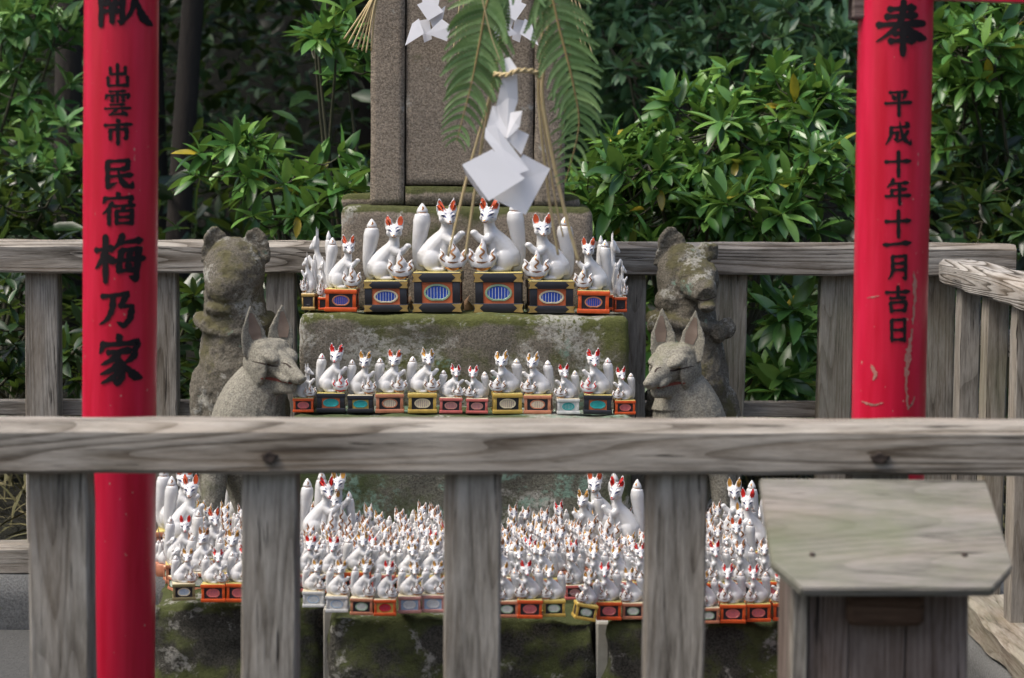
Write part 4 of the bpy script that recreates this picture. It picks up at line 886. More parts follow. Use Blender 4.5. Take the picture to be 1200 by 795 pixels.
# tightly packed little foxes: one plain mesh each, copied
def tiny_mesh(earm, jm):
    S = SH[('mid', 0)]; mb = MB(); hh = 0.6
    def addm(me, mi, dec=None):
        mb.add([(v.co.x, v.co.y, v.co.z + hh) for v in me.vertices], [tuple(p.vertices) for p in me.polygons], mi)
    lo = TINY
    for k in ('body', 'jewel'): addm(lo[k], 0)
    for k in ('tail', 'tip'): mb.add([(v.co.x * 0.9, v.co.y, v.co.z * 0.84 + hh) for v in lo[k].vertices], [tuple(p.vertices) for p in lo[k].polygons], 0)
    for k, mi in (('ear_l', 1), ('ear_r', 1), ('eyes', 2), ('mouth', 3), ('tip', 3), ('jewel', 3)):
        d = lo['paint'][k]; kx, kz = (0.9, 0.84) if k == 'tip' else (1, 1); mb.add([(x * kx, y, z * kz + hh) for x, y, z in d.v], d.f, mi)
    mb.box(-0.48, 0.48, -0.38, 0.38, 0, hh, 4, bev=0.02)
    return mb.mesh('fox_small', [POR, earm, EYE_B, jm, PAINT['salmon']])
TINY = fox_shapes(0.046, 0.05, 1, 8, 1.32)
TM = [tiny_mesh(EAR_R, GOLD), tiny_mesh(EAR_G, GOLD), tiny_mesh(EAR_Y, GOLD), tiny_mesh(EAR_G, EAR_G)]
tr = random.Random(21)
cand = []
blockers = [(x, yb, wp) for (x, yb, wp, yt, *_r) in big]
occ = [(on_plane(x, yb, ZB).x, on_plane(x, yb, ZB).y + 0.02, wp * mpp(4.0) * 0.62) for x, yb, wp in blockers]
occ += [(-0.525, 4.25, 0.10), (0.385, 4.25, 0.10)]
XBASE0, XBASE1 = P(186, 650, 3.9).x, P(935, 650, 3.9).x
row_d = [3.815 + 0.0285 * r for r in range(12)]
for r, D in enumerate(row_d):
    far = r >= 8
    ncol = 34
    for c in range(ncol):
        if D > 4.10: continue
        X = -0.66 + 0.0375 * c * (1.0 if not far else 1.08) - (D - 3.8) * 0.20 + tr.uniform(-0.004, 0.004) * (3 if far else 1)
        if X < XBASE0 or X > XBASE1: continue
        if far and tr.random() < 0.30: continue
        if tr.random() < 0.03: continue
        if any((X - ox) ** 2 + (D - oy) ** 2 < rr * rr for ox, oy, rr in occ): continue
        W = tr.uniform(0.032, 0.0365) * (1.08 if far else 1.0)
        cand.append((X, D + tr.uniform(-0.004, 0.004) * (2.5 if far else 1), W, tr.choice([0, 1, 1, 1, 1, 2, 2, 2, 3, 3, 3]), tr.uniform(-0.22, 0.22) * (2 if far else 1), tr.uniform(0.95, 1.08) + 0.016 * r, r))
def px_of(p):
    q = CAMM.inverted() @ p; return 600 + FPX * q.x / -q.z, 397.5 - FPX * q.y / -q.z
hid = [(36, 110), (284, 351), (519, 589), (752, 827)]
vis, rest = [], []
for a in cand:
    x, y = px_of(Vector((a[0], a[1], ZB + 0.09)))
    h_ = any(l + 5 < x < r_ - 5 for l, r_ in hid) or x > 912 or x < 184
    (rest if h_ else vis).append((a, x))
if len(vis) > 295:
    rest += vis[295:]; vis = vis[:295]
ORD = ['first', 'second', 'third', 'fourth', 'fifth', 'sixth', 'seventh', 'eighth', 'ninth', 'tenth', 'eleventh', 'twelfth', 'thirteenth', 'fourteenth', 'fifteenth']
gname = ['left of second fence post', 'between second and third fence posts', 'between third and fourth fence posts', 'right of fourth fence post']
seen = {}
for (X, D, W, v, rz, hs, r), px in sorted(vis, key=lambda a: (a[0][6], a[1])):
    g = gap(px); k = seen[(g, r)] = seen.get((g, r), 0) + 1
    o = link('small_fox_figurine', TM[v], None, 'tiny fox %s from left in %s packed row, %s' % (ORD[k - 1], ORD[r], gname[g]), 'fox figurine', 'tiny foxes packed ' + secn[g])
    o.location = (X, D, ZB); o.rotation_euler = (tr.uniform(-0.04, 0.04), tr.uniform(-0.06, 0.06), rz); o.scale = (W * (-1 if X > -0.09 else 1), W * 0.78, W * hs)
mb = MB(); lo4 = TM[1]; lv = np.array([v.co for v in lo4.vertices]); lf = [tuple(p.vertices) for p in lo4.polygons]; lm = [p.material_index for p in lo4.polygons]
for (X, D, W, v, rz, hs, c), px in rest:
    cs, sn = math.cos(rz), math.sin(rz); q = lv * np.array([W * (-1 if X > -0.09 else 1), W * 0.78, W * hs])
    q = np.stack([q[:, 0] * cs - q[:, 1] * sn + X, q[:, 0] * sn + q[:, 1] * cs + D, q[:, 2] + ZB], 1)
    o_ = len(mb.v); mb.v += q.tolist(); mb.f += [tuple(i + o_ for i in f) for f in lf]; mb.m += lm
if rest:
    o = link('small_fox_crowd', mb.mesh('small_fox_crowd', [POR, EAR_O, EYE_B, GOLD, PAINT['salmon']], True, fix=False), None, 'crowd of tiny white foxes hidden behind the fence posts', 'fox figurines', kind='stuff')
print('TINY', len(vis), len(rest), 'polys', [len(m.polygons) for m in TM], len(SH[('hi', 0)]['body'].polygons))
# ================================================================== STONE FOX STATUES (modelled in photo-pixel units, scaled to metres)
def n3(p, f): return noise.fractal(Vector(p) * f, 1.0, 2.0, 4)
def statue_front(name, label, ox, oy, D, mirror, hshift, yaw, zb, hz=0):
    b = MB(); S = -1 if mirror else 1
    def lim(pts, rad, n=14, k=5): q = crv(pts, k); b.tube(q, interp(rad, len(q)), n)
    # torso, legs, haunch (x to the turned-head side, y away from the viewer, z up)
    lim([(18, 34, 22), (10, 26, 75), (2, 6, 132), (10, 2, 172), (22, -2, 200)], [34, 44, 47, 36, 20], 18)
    b.ell((4, -14, 128), (44, 30, 34))
    for x in (-37, 30):
        lim([(x * 0.72, -14, 128), (x * 0.96, -22, 78), (x, -24, 34), (x, -26, 6)], [24, 15.5, 12.5, 13]); b.ell((x, -36, 7), (14, 20, 8))
    for x in (-2, 42): b.ell((x, 46, 38), (22, 34, 38))
    lim([(20, 78, 10), (22, 92, 60), (20, 84, 120), (18, 76, 150)], [14, 22, 20, 6])
    hc = Vector((24 + hshift, -12, 217 + hz))
    f = Vector((math.cos(yaw), -math.sin(yaw), 0)); s = Vector((math.sin(yaw), math.cos(yaw), 0)); u = Vector((0, 0, 1))
    def h(a, c, e): return hc + f * a + s * c + u * e
    Rt = Matrix((f, s, u)).transposed(); tilt_ = Matrix((f * 0.93 - u * 0.36, s, u * 0.93 + f * 0.36)).transposed()
    b.ell(h(-4, 0, -3), (25, 25, 24), 18, 12, rot=Rt); b.tube(crv([(12, 0, 160), h(-14, 0, -34), h(-8, 0, -10)], 4), interp([36, 27, 22], 9), 16)
    lz = crv([h(-6, 0, -6), h(16, 0, -10), h(38, 0, -17), h(58, 0, -24)], 5); b.tube(lz, [(r_ * 1.0, r_ * 0.85) for r_ in interp([23, 17.5, 11, 6], 16)], 16); b.ell(h(58, 0, -22), (4.5, 6, 4), rot=Rt)
    q = crv([h(-8, 0, -24), h(14, 0, -30), h(44, 0, -33)], 5); b.tube(q, [(r_ * 1.25, r_ * 0.7) for r_ in interp([18, 12, 5.5], 11)], 14)
    for c in (-1, 1):
        b.ell(h(-5, c * 21, -12), (23, 6.5, 23), rot=Rt); b.ell(h(10, c * 12.5, 3), (20, 12, 7.5), rot=tilt_); b.ell(h(-4, c * 11, 8), (17, 13, 12), rot=Rt); b.ell(h(30, c * 9, -21), (16, 4, 5), rot=tilt_)
        ear_shape(b, h(-8, c * 18, 0), h(-11, c * 23, 60 if not mirror else 60), 18, 15, f * 0.55 + Vector((0, -0.75, 0)) - s * c * 0.15)
    if mirror: b.v = [(-x, y, z) for x, y, z in b.v]
    me = remesh(b, 1.4, 2, name, ST_PALE, disp=lambda p: n3(p, 0.08) * 0.5 + n3(p, 0.02) * 0.7)
    r = empty(name, Vector((P(ox, oy, D).x, D, zb)), label, 'fox statue', 'stone fox statues beside the altar'); k = mpp(D); r.scale = (k, k, k)
    link('body', me, r); bv = bvh_of(me)
    def m2(p): return (S * p.x, p.z)
    eye = []; tg = []; er = []
    near = -1
    for c in (near, -near):
        eye.append(([m2(h(-6, c * 24, -5)), m2(h(8, c * 20, -6)), m2(h(20, c * 15, -9)), m2(h(27, c * 11, -9))], [0.6, 1.6, 2.2, 1.0]))
    tg.append(([m2(h(4, near * 18, -24)), m2(h(24, near * 12, -26)), m2(h(46, near * 6, -28.5))], [1.5, 3.8, 3.0, 1.2]))
    link('eye_slit_shade', decal(bv, eye, 0.5, sub=8).mesh('eye_slit_shade', IRON_SHADE), r); link('mouth_paint', decal(bv, tg, 0.5, sub=8).mesh('mouth_paint', TONGUE), r)  # dark ribbons paint the shade of uncarved eye grooves
    for c in (-1, 1):
        er = [([m2(h(-4, c * 19, 20)), m2(h(-6, c * 21, 32)), m2(h(-10, c * 23, 51))], [10, 14, 3])]
        link('ear_lining', decal(bv, er, 0.6, sub=8).mesh('ear_lining', EARST), r)
    return r
statue_front('fox_statue', 'smooth pale stone fox with pointed ears turned right beside the left red pillar', 290, 625, 4.25, False, 7, R(47), Z_SLAB + 0.004)
statue_front('fox_statue', 'smooth pale stone fox with pointed ears turned left at the right of the altar', 808, 630, 4.25, True, -1, R(55), Z_SLAB + 0.004, -2)

def statue_old(name, label, ox, oy, D, kind, zb):
    b = MB()
    def lim(pts, rad, n=16, k=5): q = crv(pts, k); b.tube(q, interp(rad, len(q)), n)
    if kind == 0:      # left: blunt broken muzzle, rounded ears
        lim([(0, 10, 0), (0, 6, 90), (-2, 2, 160), (-4, 0, 215), (-4, 0, 250)], [50, 49, 46, 39, 34], 20)
        b.ell((-44, 0, 120), (15, 26, 50)); b.ell((38, 4, 110), (20, 28, 50)); b.ell((-2, -26, 150), (38, 22, 50))
        b.ell((-5, 0, 276), (37, 34, 43), 20, 14); b.ell((-6, -16, 268), (33, 25, 36)); b.ell((-8, -30, 262), (23, 15, 24)); b.ell((-12, -22, 238), (26, 20, 12))
        for x, sx in ((-27, -1), (19, 1)): ear_shape(b, (x, 2, 290), (x + 1 * sx, 0, 332), 18.5, 13, (0.12 * -sx, -1, 0.05), rnd_=True)
        b.ell((-5, 0, 254), (36, 31, 30)); cx, cz, rr = -5, 219, 41
        b.tube([(cx + rr * math.cos(a) * 1.03, 2 + rr * 0.92 * math.sin(a), cz + 6 * math.cos(a * 2) - 5 * math.sin(a) * -1) for a in [6.2832 * i / 28 for i in range(29)]], 7, 10)
        b.ell((-32, -24, 220), (9, 8, 8))
    else:              # right: head turned, hollow left ear, stub right ear
        lim([(6, 10, 0), (4, 6, 90), (0, 2, 160), (-6, 0, 215), (-8, 0, 250)], [52, 50, 44, 37, 33], 20)
        b.ell((-30, 0, 110), (24, 30, 56)); b.ell((34, 0, 100), (26, 30, 56)); b.ell((2, -26, 150), (36, 20, 48))
        b.ell((-8, 0, 274), (35, 33, 41), 20, 14); b.ell((4, -24, 276), (26, 26, 24)); b.tube(crv([(2, -20, 276), (8, -46, 266), (12, -66, 258)], 4), interp([26, 18, 12], 9), 14); b.ell((12, -62, 247), (11, 14, 6)); b.ell((-18, -8, 250), (26, 26, 22))
        ear_shape(b, (-26, 0, 290), (-25, 0, 336), 20, 16, (0.1, -1, 0.05), rnd_=True); b.tube([(16, 0, 300), (19, -2, 316)], [13, 10], 12)
        cx, cz, rr = -6, 222, 40
        b.tube([(cx + rr * math.cos(a) * 1.03, 2 + rr * 0.9 * math.sin(a), cz - 7 * math.cos(a)) for a in [6.2832 * i / 28 for i in range(29)]], 8, 10)
        b.ell((-44, -16, 222), (10, 10, 13)); b.ell((30, -30, 214), (10, 9, 11)); b.ell((40, -14, 218), (11, 10, 13))
    me = remesh(b, 1.9, 2, name, ST_OLD, disp=lambda p: n3(p, 0.05) * 1.7 + n3(p, 0.015) * 2.4 + n3(p, 0.15) * 0.9)
    r = empty(name, Vector((P(ox, oy, D).x, D, zb)), label, 'fox statue', 'stone fox statues beside the altar'); k = mpp(D); r.scale = (k, k, k)
    link('body', me, r); bv = bvh_of(me)
    if kind == 1: link('mouth_line', decal(bv, [([(-2, 256), (8, 254), (22, 258)], [0.6, 1.6, 0.6])], 0.5, sub=8).mesh('mouth_line', IRON_SHADE), r)
    return r
statue_old('weathered_fox_statue', 'eroded brown stone fox with broken muzzle and carved collar behind the left pale fox', 281, 613, 4.555, 0, Z_SLAB + 0.012)
statue_old('weathered_fox_statue', 'eroded mossy stone fox with one hollow ear behind the right pale fox', 807, 618, 4.555, 1, Z_SLAB + 0.012)

# ================================================================== HANGING OFFERINGS
DP = 3.2
def sheet(mb, pts, D, depth, th=0.0005):
    v = [P(x, y, D) + Vector((0, dd, 0)) for (x, y), dd in zip(pts, depth)]; n = len(v)
    c = sum(v, Vector()) / n
    up = [c] + v; lo = [p + Vector((0, th, 0)) for p in up]
    f = [(0, 1 + i, 1 + (i + 1) % n) for i in range(n)]; m = n + 1
    f += [(m, m + 1 + (i + 1) % n, m + 1 + i) for i in range(n)] + [(1 + i, m + 1 + i, m + 1 + (i + 1) % n, 1 + (i + 1) % n) for i in range(n)]
    mb.add(v and (up + lo), f)
def streamer(label, D, pieces, base):
    r = empty('paper_streamer', base, label, 'paper streamer', 'folded paper streamers')
    for pts, dep in pieces:
        m = MB(); sheet(m, pts, D, dep); m.build('paper_fold', PAPER, r).matrix_basis = r.matrix_basis.inverted()
    return r
streamer('large white folded paper zigzag hanging between the fern fronds', DP, [
    ([(588, 70), (597, 67), (607, 82), (601, 90), (592, 86)], [0.002, 0.0, -0.004, -0.006, -0.004]),
    ([(590, 87), (606, 87), (607, 118), (595, 154), (581, 126)], [-0.004, -0.004, 0.004, 0.006, 0.012]),
    ([(577, 124), (583, 125), (596, 144), (594, 162), (570, 150)], [0.014, 0.016, 0.008, 0.004, 0.012]),
    ([(598, 132), (612, 130), (609, 149), (593, 164)], [0.004, -0.008, -0.004, 0.0]),
    ([(606, 151), (620, 158), (611, 182), (593, 163)], [0.010, 0.002, 0.004, 0.009]),
    ([(569, 150), (581, 147), (620, 199), (602, 206), (568, 162)], [-0.006, -0.008, -0.010, -0.016, -0.010]),
    ([(613, 181), (645, 198), (616, 252), (577, 233), (604, 196)], [0.006, 0.010, -0.002, -0.001, 0.004]),
    ([(542, 193), (577, 175), (615, 209), (573, 235)], [-0.028, -0.020, -0.022, -0.034]),
    ([(542, 193), (573, 235), (562, 229), (547, 207)], [-0.026, -0.032, -0.010, -0.008])], P(597, 83, DP))
DR = 4.50
def rear_streamer(label, cx, m):
    q = lambda pts: [(cx + m * (x - 502), y) for x, y in pts]
    return streamer(label, DR, [(q([(492, -14), (518, -16), (514, 6), (496, 8)]), [0, 0, -0.004, -0.004]), (q([(489, 6), (506, -2), (520, 14), (502, 25)]), [-0.008, -0.006, -0.010, -0.012]),
        (q([(503, 22), (522, 7), (519, 22), (508, 36)]), [0.002, 0.0, 0.002, 0.004]), (q([(483, 28), (491, 22), (497, 40), (475, 54)]), [-0.004, -0.004, -0.01, -0.012]), (q([(491, 24), (503, 22), (506, 46), (497, 50)]), [0.008, 0.008, 0.004, 0.004]),
        (q([(500, 40), (518, 23), (529, 31), (524, 49)]), [-0.012, -0.014, -0.018, -0.016])], P(cx, -10, DR))
rear_streamer('white folded paper streamer on the left of the stone shrine', 502, 1)
rear_streamer('white folded paper streamer half hidden between the two ferns', 604, -1)

def rope_mesh(pts, r, pitch, n=2, seg=260):
    q = crv(pts, max(2, seg // (len(pts) - 1))); L = 0; mb = MB(); acc = [0]
    for i in range(1, len(q)): L += (q[i] - q[i - 1]).length; acc.append(L)
    for s in range(n):
        path = []
        for i, p in enumerate(q):
            d = (q[min(i + 1, len(q) - 1)] - q[max(i - 1, 0)]).normalized(); a = d.cross(Vector((0, 1, 0.3))).normalized(); b = a.cross(d)
            t = acc[i] / pitch * 6.2832 + s * 6.2832 / n; path.append(p + (a * math.cos(t) + b * math.sin(t)) * r * 0.55)
        mb.tube(path, r * 0.62, 7)
    return mb
rp = link('straw_rope', rope_mesh([P(150, -62, DT), P(400, -40, DT), P(600, -34, DT), P(800, -40, DT), P(1045, -62, DT)], 0.014, 0.09).mesh('straw_rope', STRAW), None, 'twisted straw rope slung between the two red pillars', 'rope')
link('twisted_straw_rope', rope_mesh([P(579, 87, DP + 0.004), P(594, 88, DP - 0.012), P(606, 83, DP - 0.012), P(626, 84, DP + 0.002), P(632, 92, DP + 0.01)], 0.0036, 0.022, seg=90).mesh('twisted_straw_rope', STRAW), None, 'short twisted straw rope tying the large paper streamer between the ferns', 'rope')
def straw(pts, D, label, rpx=1.9, group=None, jit=0.0):
    m = MB(); q = crv([P(x, y, D) for x, y in pts], 8); m.tube(q, interp([rpx * mpp(D), rpx * mpp(D) * 0.8], len(q)), 7)
    return link('straw_stalk', m.mesh('straw_stalk', STRAW), None, label, 'straw', group)
GS = 'long straw stalks hanging from the rope'
straw([(598, -34), (580, 90), (573, 117), (548, 205), (525, 301)], 3.23, 'long straw stalk, leftmost, hanging down to the second tall fox', 1.9, GS)
straw([(600, -34), (572, 130), (565, 167), (554, 240), (545, 302)], 3.235, 'long straw stalk hanging just left of the large paper streamer', 2.0, GS)
straw([(640, -34), (634, 60), (631, 120), (643, 230), (654, 299)], 3.24, 'long straw stalk just right of the large paper streamer', 1.9, GS)
straw([(648, -34), (640, 60), (636, 120), (658, 232), (678, 307)], 3.235, 'long straw stalk, rightmost, reaching the right end of the upper step', 2.6, GS)
straw([(644, -34), (640, 60), (634, 120), (650, 230), (660, 278)], 3.25, 'thin straw stalk between the two right-hand stalks', 1.3, GS)
GB = 'straw fringe hanging on the stone shrine'
for i, (x, y) in enumerate(((403, 46), (408, 51), (413, 56), (419, 58), (424, 60), (429, 62), (435, 60))):
    straw([(452 + i * 0.8, -30), (438 + (i - 3) * 1.2, 0), (x, y)], 4.49 - 0.003 * (i % 3), 'straw stalk, %s from left, in the fan at the shrine left corner' % ['first', 'second', 'third', 'fourth', 'fifth', 'sixth', 'seventh'][i], 1.3, GB)
for i, (x0, x, y) in enumerate(((668, 688, 62), (672, 694, 64), (664, 683, 60))):
    straw([(x0, -30), (x0 + 6, 0), (x, y)], 4.49 - 0.003 * i, '%s straw stalk at the right corner of the stone shrine behind the fern' % ['middle', 'rightmost', 'leftmost'][i], 1.2, 'straw at the right corner of the shrine')
for i, (x0, x, y) in enumerate(((545, 536, 72), (551, 543, 66), (540, 531, 60))):
    straw([(x0, -30), (x0 - 2, 10), (x, y)], 4.48 - 0.003 * i, '%s straw stalk behind the left fern on the stone shrine' % ['middle', 'rightmost', 'leftmost'][i], 1.1, 'straw behind the left fern')
straw([(563, -10), (575, 40), (586, 71)], 3.19, 'thin dry stalk crossing the left fern', 0.8)

def pinna_mesh(arc, seed):
    rr = random.Random(seed); mb = MB(); n = 13; v = []; sp = []
    for i in range(n + 1):
        t = i / n; sp.append(Vector((t - 0.06 * t * t, 0.05 * math.sin(t * 3), -arc * t * t)))
    for i in range(n):
        t = i / n; w = 0.115 * (1 - t) ** 0.55 * (0.75 + 0.25 * min(1, t * 6)); a, b_ = sp[i], sp[i + 1]; d = (b_ - a); nn = Vector((-d.z, 0, d.x)).normalized()
        for s in (-1, 1):
            e = a + d * 0.75 + nn * (s * w) + d * 0.45 + Vector((0, -0.012 + rr.uniform(-0.01, 0.01), 0)); e2 = a + d * 0.25 + nn * (s * w * 0.9) + Vector((0, -0.012, 0))
            mb.add([a, a + d * 0.92, e, e2], [(0, 1, 2, 3)])
    return mb.mesh('pinna', FERN)
PIN = [pinna_mesh(a, i) for i, a in enumerate((0.30, 0.42, 0.55))]
def frond(label, path, D, lens, npin, seed, lean=(38, 52), face=0.0):
    rr = random.Random(seed); r = empty('fern_frond', P(path[0][0], path[0][1], D), label, 'fern frond', 'fern fronds hung from the rope')
    inv = r.matrix_basis.inverted(); q = crv([P(x, y, D) for x, y in path], 24); m = MB(); m.tube(q, interp([0.0022, 0.0018, 0.0006], len(q)), 7); m.build('stem', FERN_STEM, r, smooth=True).matrix_basis = inv
    n = len(q)
    for i in range(npin):
        t = (i + 0.5) / npin; k = int(t * (n - 1)); p = q[k]; d = (q[min(k + 1, n - 1)] - q[max(k - 1, 0)]).normalized(); L = float(np.interp(t, np.linspace(0, 1, len(lens)), lens)) * mpp(D)
        for s in (-1, 1):
            a = R(rr.uniform(*lean)) if s > 0 else R(rr.uniform(*lean) * 0.95)
            sd = Vector((d.z, 0, -d.x)) * -s           # side vector in the hanging plane
            sd = Vector((s, 0, 0)) - d * d.x * s; sd.normalize()
            X = (sd * math.cos(a * 0.55) + d * math.sin(a * 0.55) * 0.75 + Vector((0, rr.uniform(-0.45, 0.25) + face, 0))).normalized()
            Zd = -(d - X * d.dot(X)).normalized(); Y = Zd.cross(X)
            M = Matrix((X, Y, Zd)).transposed().to_4x4() @ Matrix.Diagonal((L * rr.uniform(0.92, 1.06), L * (1 if s > 0 else -1), L, 1)); M.translation = p
            o = link('pinna', PIN[rr.randrange(3)], r); o.matrix_basis = inv @ M
    return r
frond('green fern frond hanging left of the large paper streamer', [(596, -36), (573, -4), (562, 50), (552, 100), (535, 166)], 3.21, [36, 50, 52, 48, 42, 32, 16], 30, 3)
frond('green fern frond hanging right of the large paper streamer', [(612, -36), (640, -22), (656, 36), (672, 100), (678, 150), (662, 215)], 3.205, [32, 48, 50, 46, 40, 32, 24, 12], 33, 5)
frond('paler fern frond showing behind the right-hand fern', [(616, -36), (655, -10), (668, 60), (662, 130), (655, 190)], 3.25, [16, 26, 30, 26, 20, 8], 20, 9)

# thin wire strung before the front row
wire_px = [(184, 612, 3.72), (192, 648, 3.70), (206, 667, 3.675), (250, 670, 3.665), (310, 673, 3.65), (352, 678, 3.61), (430, 681, 3.575), (510, 687, 3.575), (590, 690, 3.565), (650, 694, 3.56), (690, 698, 3.54), (750, 698, 3.545), (830, 692, 3.52), (880, 680, 3.53), (905, 662, 3.56), (912, 640, 3.70)]
m = MB(); m.tube(crv([P(x, y, D) for x, y, D in wire_px], 8), 0.0007, 6); link('wire', m.mesh('wire', WIRE), None, 'thin wire strung across the front row of small foxes', 'wire')
# ================================================================== PLANTS
def leaf_grid(n, wid, fold, droop, seed=0):
    V = []; F = []
    for i in range(n + 1):
        t = i / n; w = wid * (math.sin(math.pi * min(1, t * 0.92 + 0.06)) ** 0.8) * (1.0 if t < 0.98 else 0.05); z = -droop * t * t
        V += [(t, -w, z + fold * w), (t, 0, z), (t, w, z + fold * w)]
    for i in range(n):
        a = 3 * i; F += [(a, a + 3, a + 4, a + 1), (a + 1, a + 4, a + 5, a + 2)]
    return np.array(V), np.array(F)
LG = leaf_grid(6, 0.165, 0.35, 0.16); LG2 = leaf_grid(6, 0.15, 0.5, 0.05); LG3 = leaf_grid(3, 0.2, 0.3, 0.15); LG_S = leaf_grid(4, 0.17, 0.35, 0.14)
def leaf_mesh(g, name='leaf', mat=LEAF_N): return fast_mesh(name, g[0], g[1], mat)
LEAFM = [leaf_mesh(LG), leaf_mesh(LG2), leaf_mesh(leaf_grid(6, 0.18, 0.25, 0.28))]
def basis(d, roll, nrng):
    """rows of frames: x along the leaf, z its upper side"""
    d = d / np.linalg.norm(d, axis=1, keepdims=True); up = np.tile(np.array([0, 0, 1.0]), (len(d), 1)) + nrng.normal(0, roll, (len(d), 3))
    y = np.cross(up, d); y /= np.linalg.norm(y, axis=1, keepdims=True) + 1e-9; z = np.cross(d, y); return np.stack([d, y, z], 2)
def leaves_mesh(name, g, loc, B, size, mat):
    V = np.einsum('nij,kj->nki', B * size[:, None, None], g[0]) + loc[:, None, :]; k = len(g[0]); F = (g[1][None] + (np.arange(len(loc)) * k)[:, None, None]).reshape(-1, 4)
    return fast_mesh(name, V.reshape(-1, 3), F, mat)

def shrub(name, label, base, clumps, leaf_len, seed, near=0, mat=LEAF_S, group=None, cat='shrub', whorl=(6, 9), nstem=6, g=None):
    """stems from the ground to leafy clumps; each twig ends in a whorl of leaves"""
    rg = np.random.default_rng(seed); rr = random.Random(seed); r = empty(name, base, label, cat, group); inv = r.matrix_basis.inverted()
    stems = MB(); tips = []
    for (px, py, D, rx, ry, n) in clumps:
        c = P(px, py, D); k = mpp(D); hub = []
        for s in range(max(2, n // 9)):
            e = c + Vector((rr.uniform(-0.7, 0.7) * rx * k, rr.uniform(-0.15, 0.15), rr.uniform(-0.5, 0.4) * ry * k)); b = Vector(base) + Vector((rr.uniform(-0.08, 0.08), rr.uniform(-0.05, 0.05), 0))
            mid = b.lerp(e, 0.5) + Vector((rr.uniform(-0.08, 0.08), rr.uniform(-0.05, 0.1), 0.06)); q = crv([b, mid, e], 6); stems.tube(q, interp([0.009, 0.006, 0.003], len(q)), 6); hub += q[7:]
        for i in range(n):
            while True:
                a = Vector((rr.uniform(-1, 1), rr.uniform(-1, 1), rr.uniform(-1, 1)))
                if a.length <= 1: break
            t = c + Vector((a.x * rx * k, a.y * 0.30, a.z * ry * k)); hb = min(hub, key=lambda h: (h - t).length); out = (t - hb)
            if out.length < 0.03: out = Vector((rr.uniform(-1, 1), -1, 0.6))
            dirn = (out.normalized() + Vector((0, -0.25, 0.55))).normalized(); q = crv([hb, hb.lerp(t, 0.55) + Vector((0, 0, -0.02)), t], 4); stems.tube(q, interp([0.0032, 0.0022, 0.0014], len(q)), 5); tips.append((t, dirn, q))
    loc = []; dr = []; sz = []
    for t, d, q in tips:
        a0 = rr.uniform(0, 6.28); nl = rr.randint(*whorl); u = d.cross(Vector((0.3, 1, 0.1))).normalized(); v = d.cross(u)
        for i in range(nl):
            a = a0 + i * 2.4; el = rr.uniform(0.12, 0.95); x = (u * math.cos(a) + v * math.sin(a)) * math.cos(el) + d * math.sin(el)
            loc.append(t - d * rr.uniform(0, 0.025)); dr.append(x + Vector((0, 0, -0.06))); sz.append(leaf_len * rr.uniform(0.62, 1.12))
        for i in range(rr.randint(1, 3)):
            p = q[rr.randrange(len(q) // 2, len(q))]; a = rr.uniform(0, 6.28); x = (u * math.cos(a) + v * math.sin(a)) * 0.8 + d * 0.5; loc.append(p); dr.append(x); sz.append(leaf_len * rr.uniform(0.6, 1.0))
    loc = np.array([tuple(p) for p in loc]); dr = np.array([tuple(p) for p in dr]); sz = np.array(sz); B = basis(dr, 0.35, rg)
    order = np.argsort(loc[:, 1] - 0.3 * loc[:, 2])
    nr, fr = order[:near], order[near:]
    st = stems.build('stem', TWIG, r, smooth=True); st.matrix_basis = inv
    for i in nr:
        o = link('leaf', LEAFM[int(i) % 3], r); M = Matrix([list(row) for row in (B[i] * sz[i])]).to_4x4(); M.translation = Vector(loc[i]); o.matrix_basis = inv @ M
    if len(fr):
        o = link('foliage', leaves_mesh('foliage', g or LG_S, loc[fr], B[fr], sz[fr], mat), r); o.matrix_basis = inv; o['kind'] = 'stuff'
    return r
GSH = 'evergreen shrubs behind the fence'
def gb(px, D, z=0.25): return Vector((P(px, 400, D).x, D, z))
shrub('evergreen_shrub', 'glossy broad-leaved shrub filling the space right of the stone shrine', gb(800, 5.6), [(735, 215, 5.30, 72, 58, 42), (812, 175, 5.45, 92, 70, 62), (905, 125, 5.7, 90, 66, 60), (950, 205, 5.4, 62, 70, 44), (850, 235, 5.28, 90, 48, 48)], 0.086, 11, near=290, group=GSH)
shrub('evergreen_shrub', 'leafy branch of glossy shrub reaching left of the stone shrine above the rail', gb(420, 5.6), [(310, 190, 5.30, 95, 42, 26), (385, 215, 5.28, 46, 46, 16), (345, 258, 5.35, 70, 22, 12)], 0.082, 12, near=200, group=GSH)
shrub('evergreen_shrub', 'sprig of leaves at the top edge left of the stone shrine', gb(440, 5.8), [(385, 30, 5.45, 52, 34, 13), (410, 75, 5.5, 30, 20, 6)], 0.082, 13, near=60, group=GSH)
shrub('evergreen_shrub', 'bright leafy shrub in the top left corner', gb(-20, 7.0), [(35, 20, 6.6, 66, 36, 34), (20, 120, 6.8, 70, 60, 34), (75, 180, 6.5, 50, 50, 26)], 0.085, 14, mat=LEAF_B, group=GSH)
shrub('evergreen_shrub', 'dark shrub behind the left end of the back fence', gb(20, 6.0), [(25, 235, 6.0, 75, 40, 24), (60, 290, 6.1, 70, 30, 16)], 0.08, 15, mat=LEAF_SHADE, group=GSH)
shrub('evergreen_shrub', 'leafy shrub in the top right corner beyond the red pillar', gb(1190, 6.2), [(1140, 55, 5.9, 55, 60, 40), (1195, 70, 6.0, 45, 80, 36), (1120, 130, 6.1, 40, 50, 22)], 0.085, 16, group=GSH)
shrub('evergreen_shrub', 'dark shrub behind the side fence at the right edge', gb(1170, 5.9), [(1160, 215, 5.9, 60, 50, 26), (1175, 270, 5.7, 50, 36, 14)], 0.085, 17, mat=LEAF_SHADE, group=GSH)
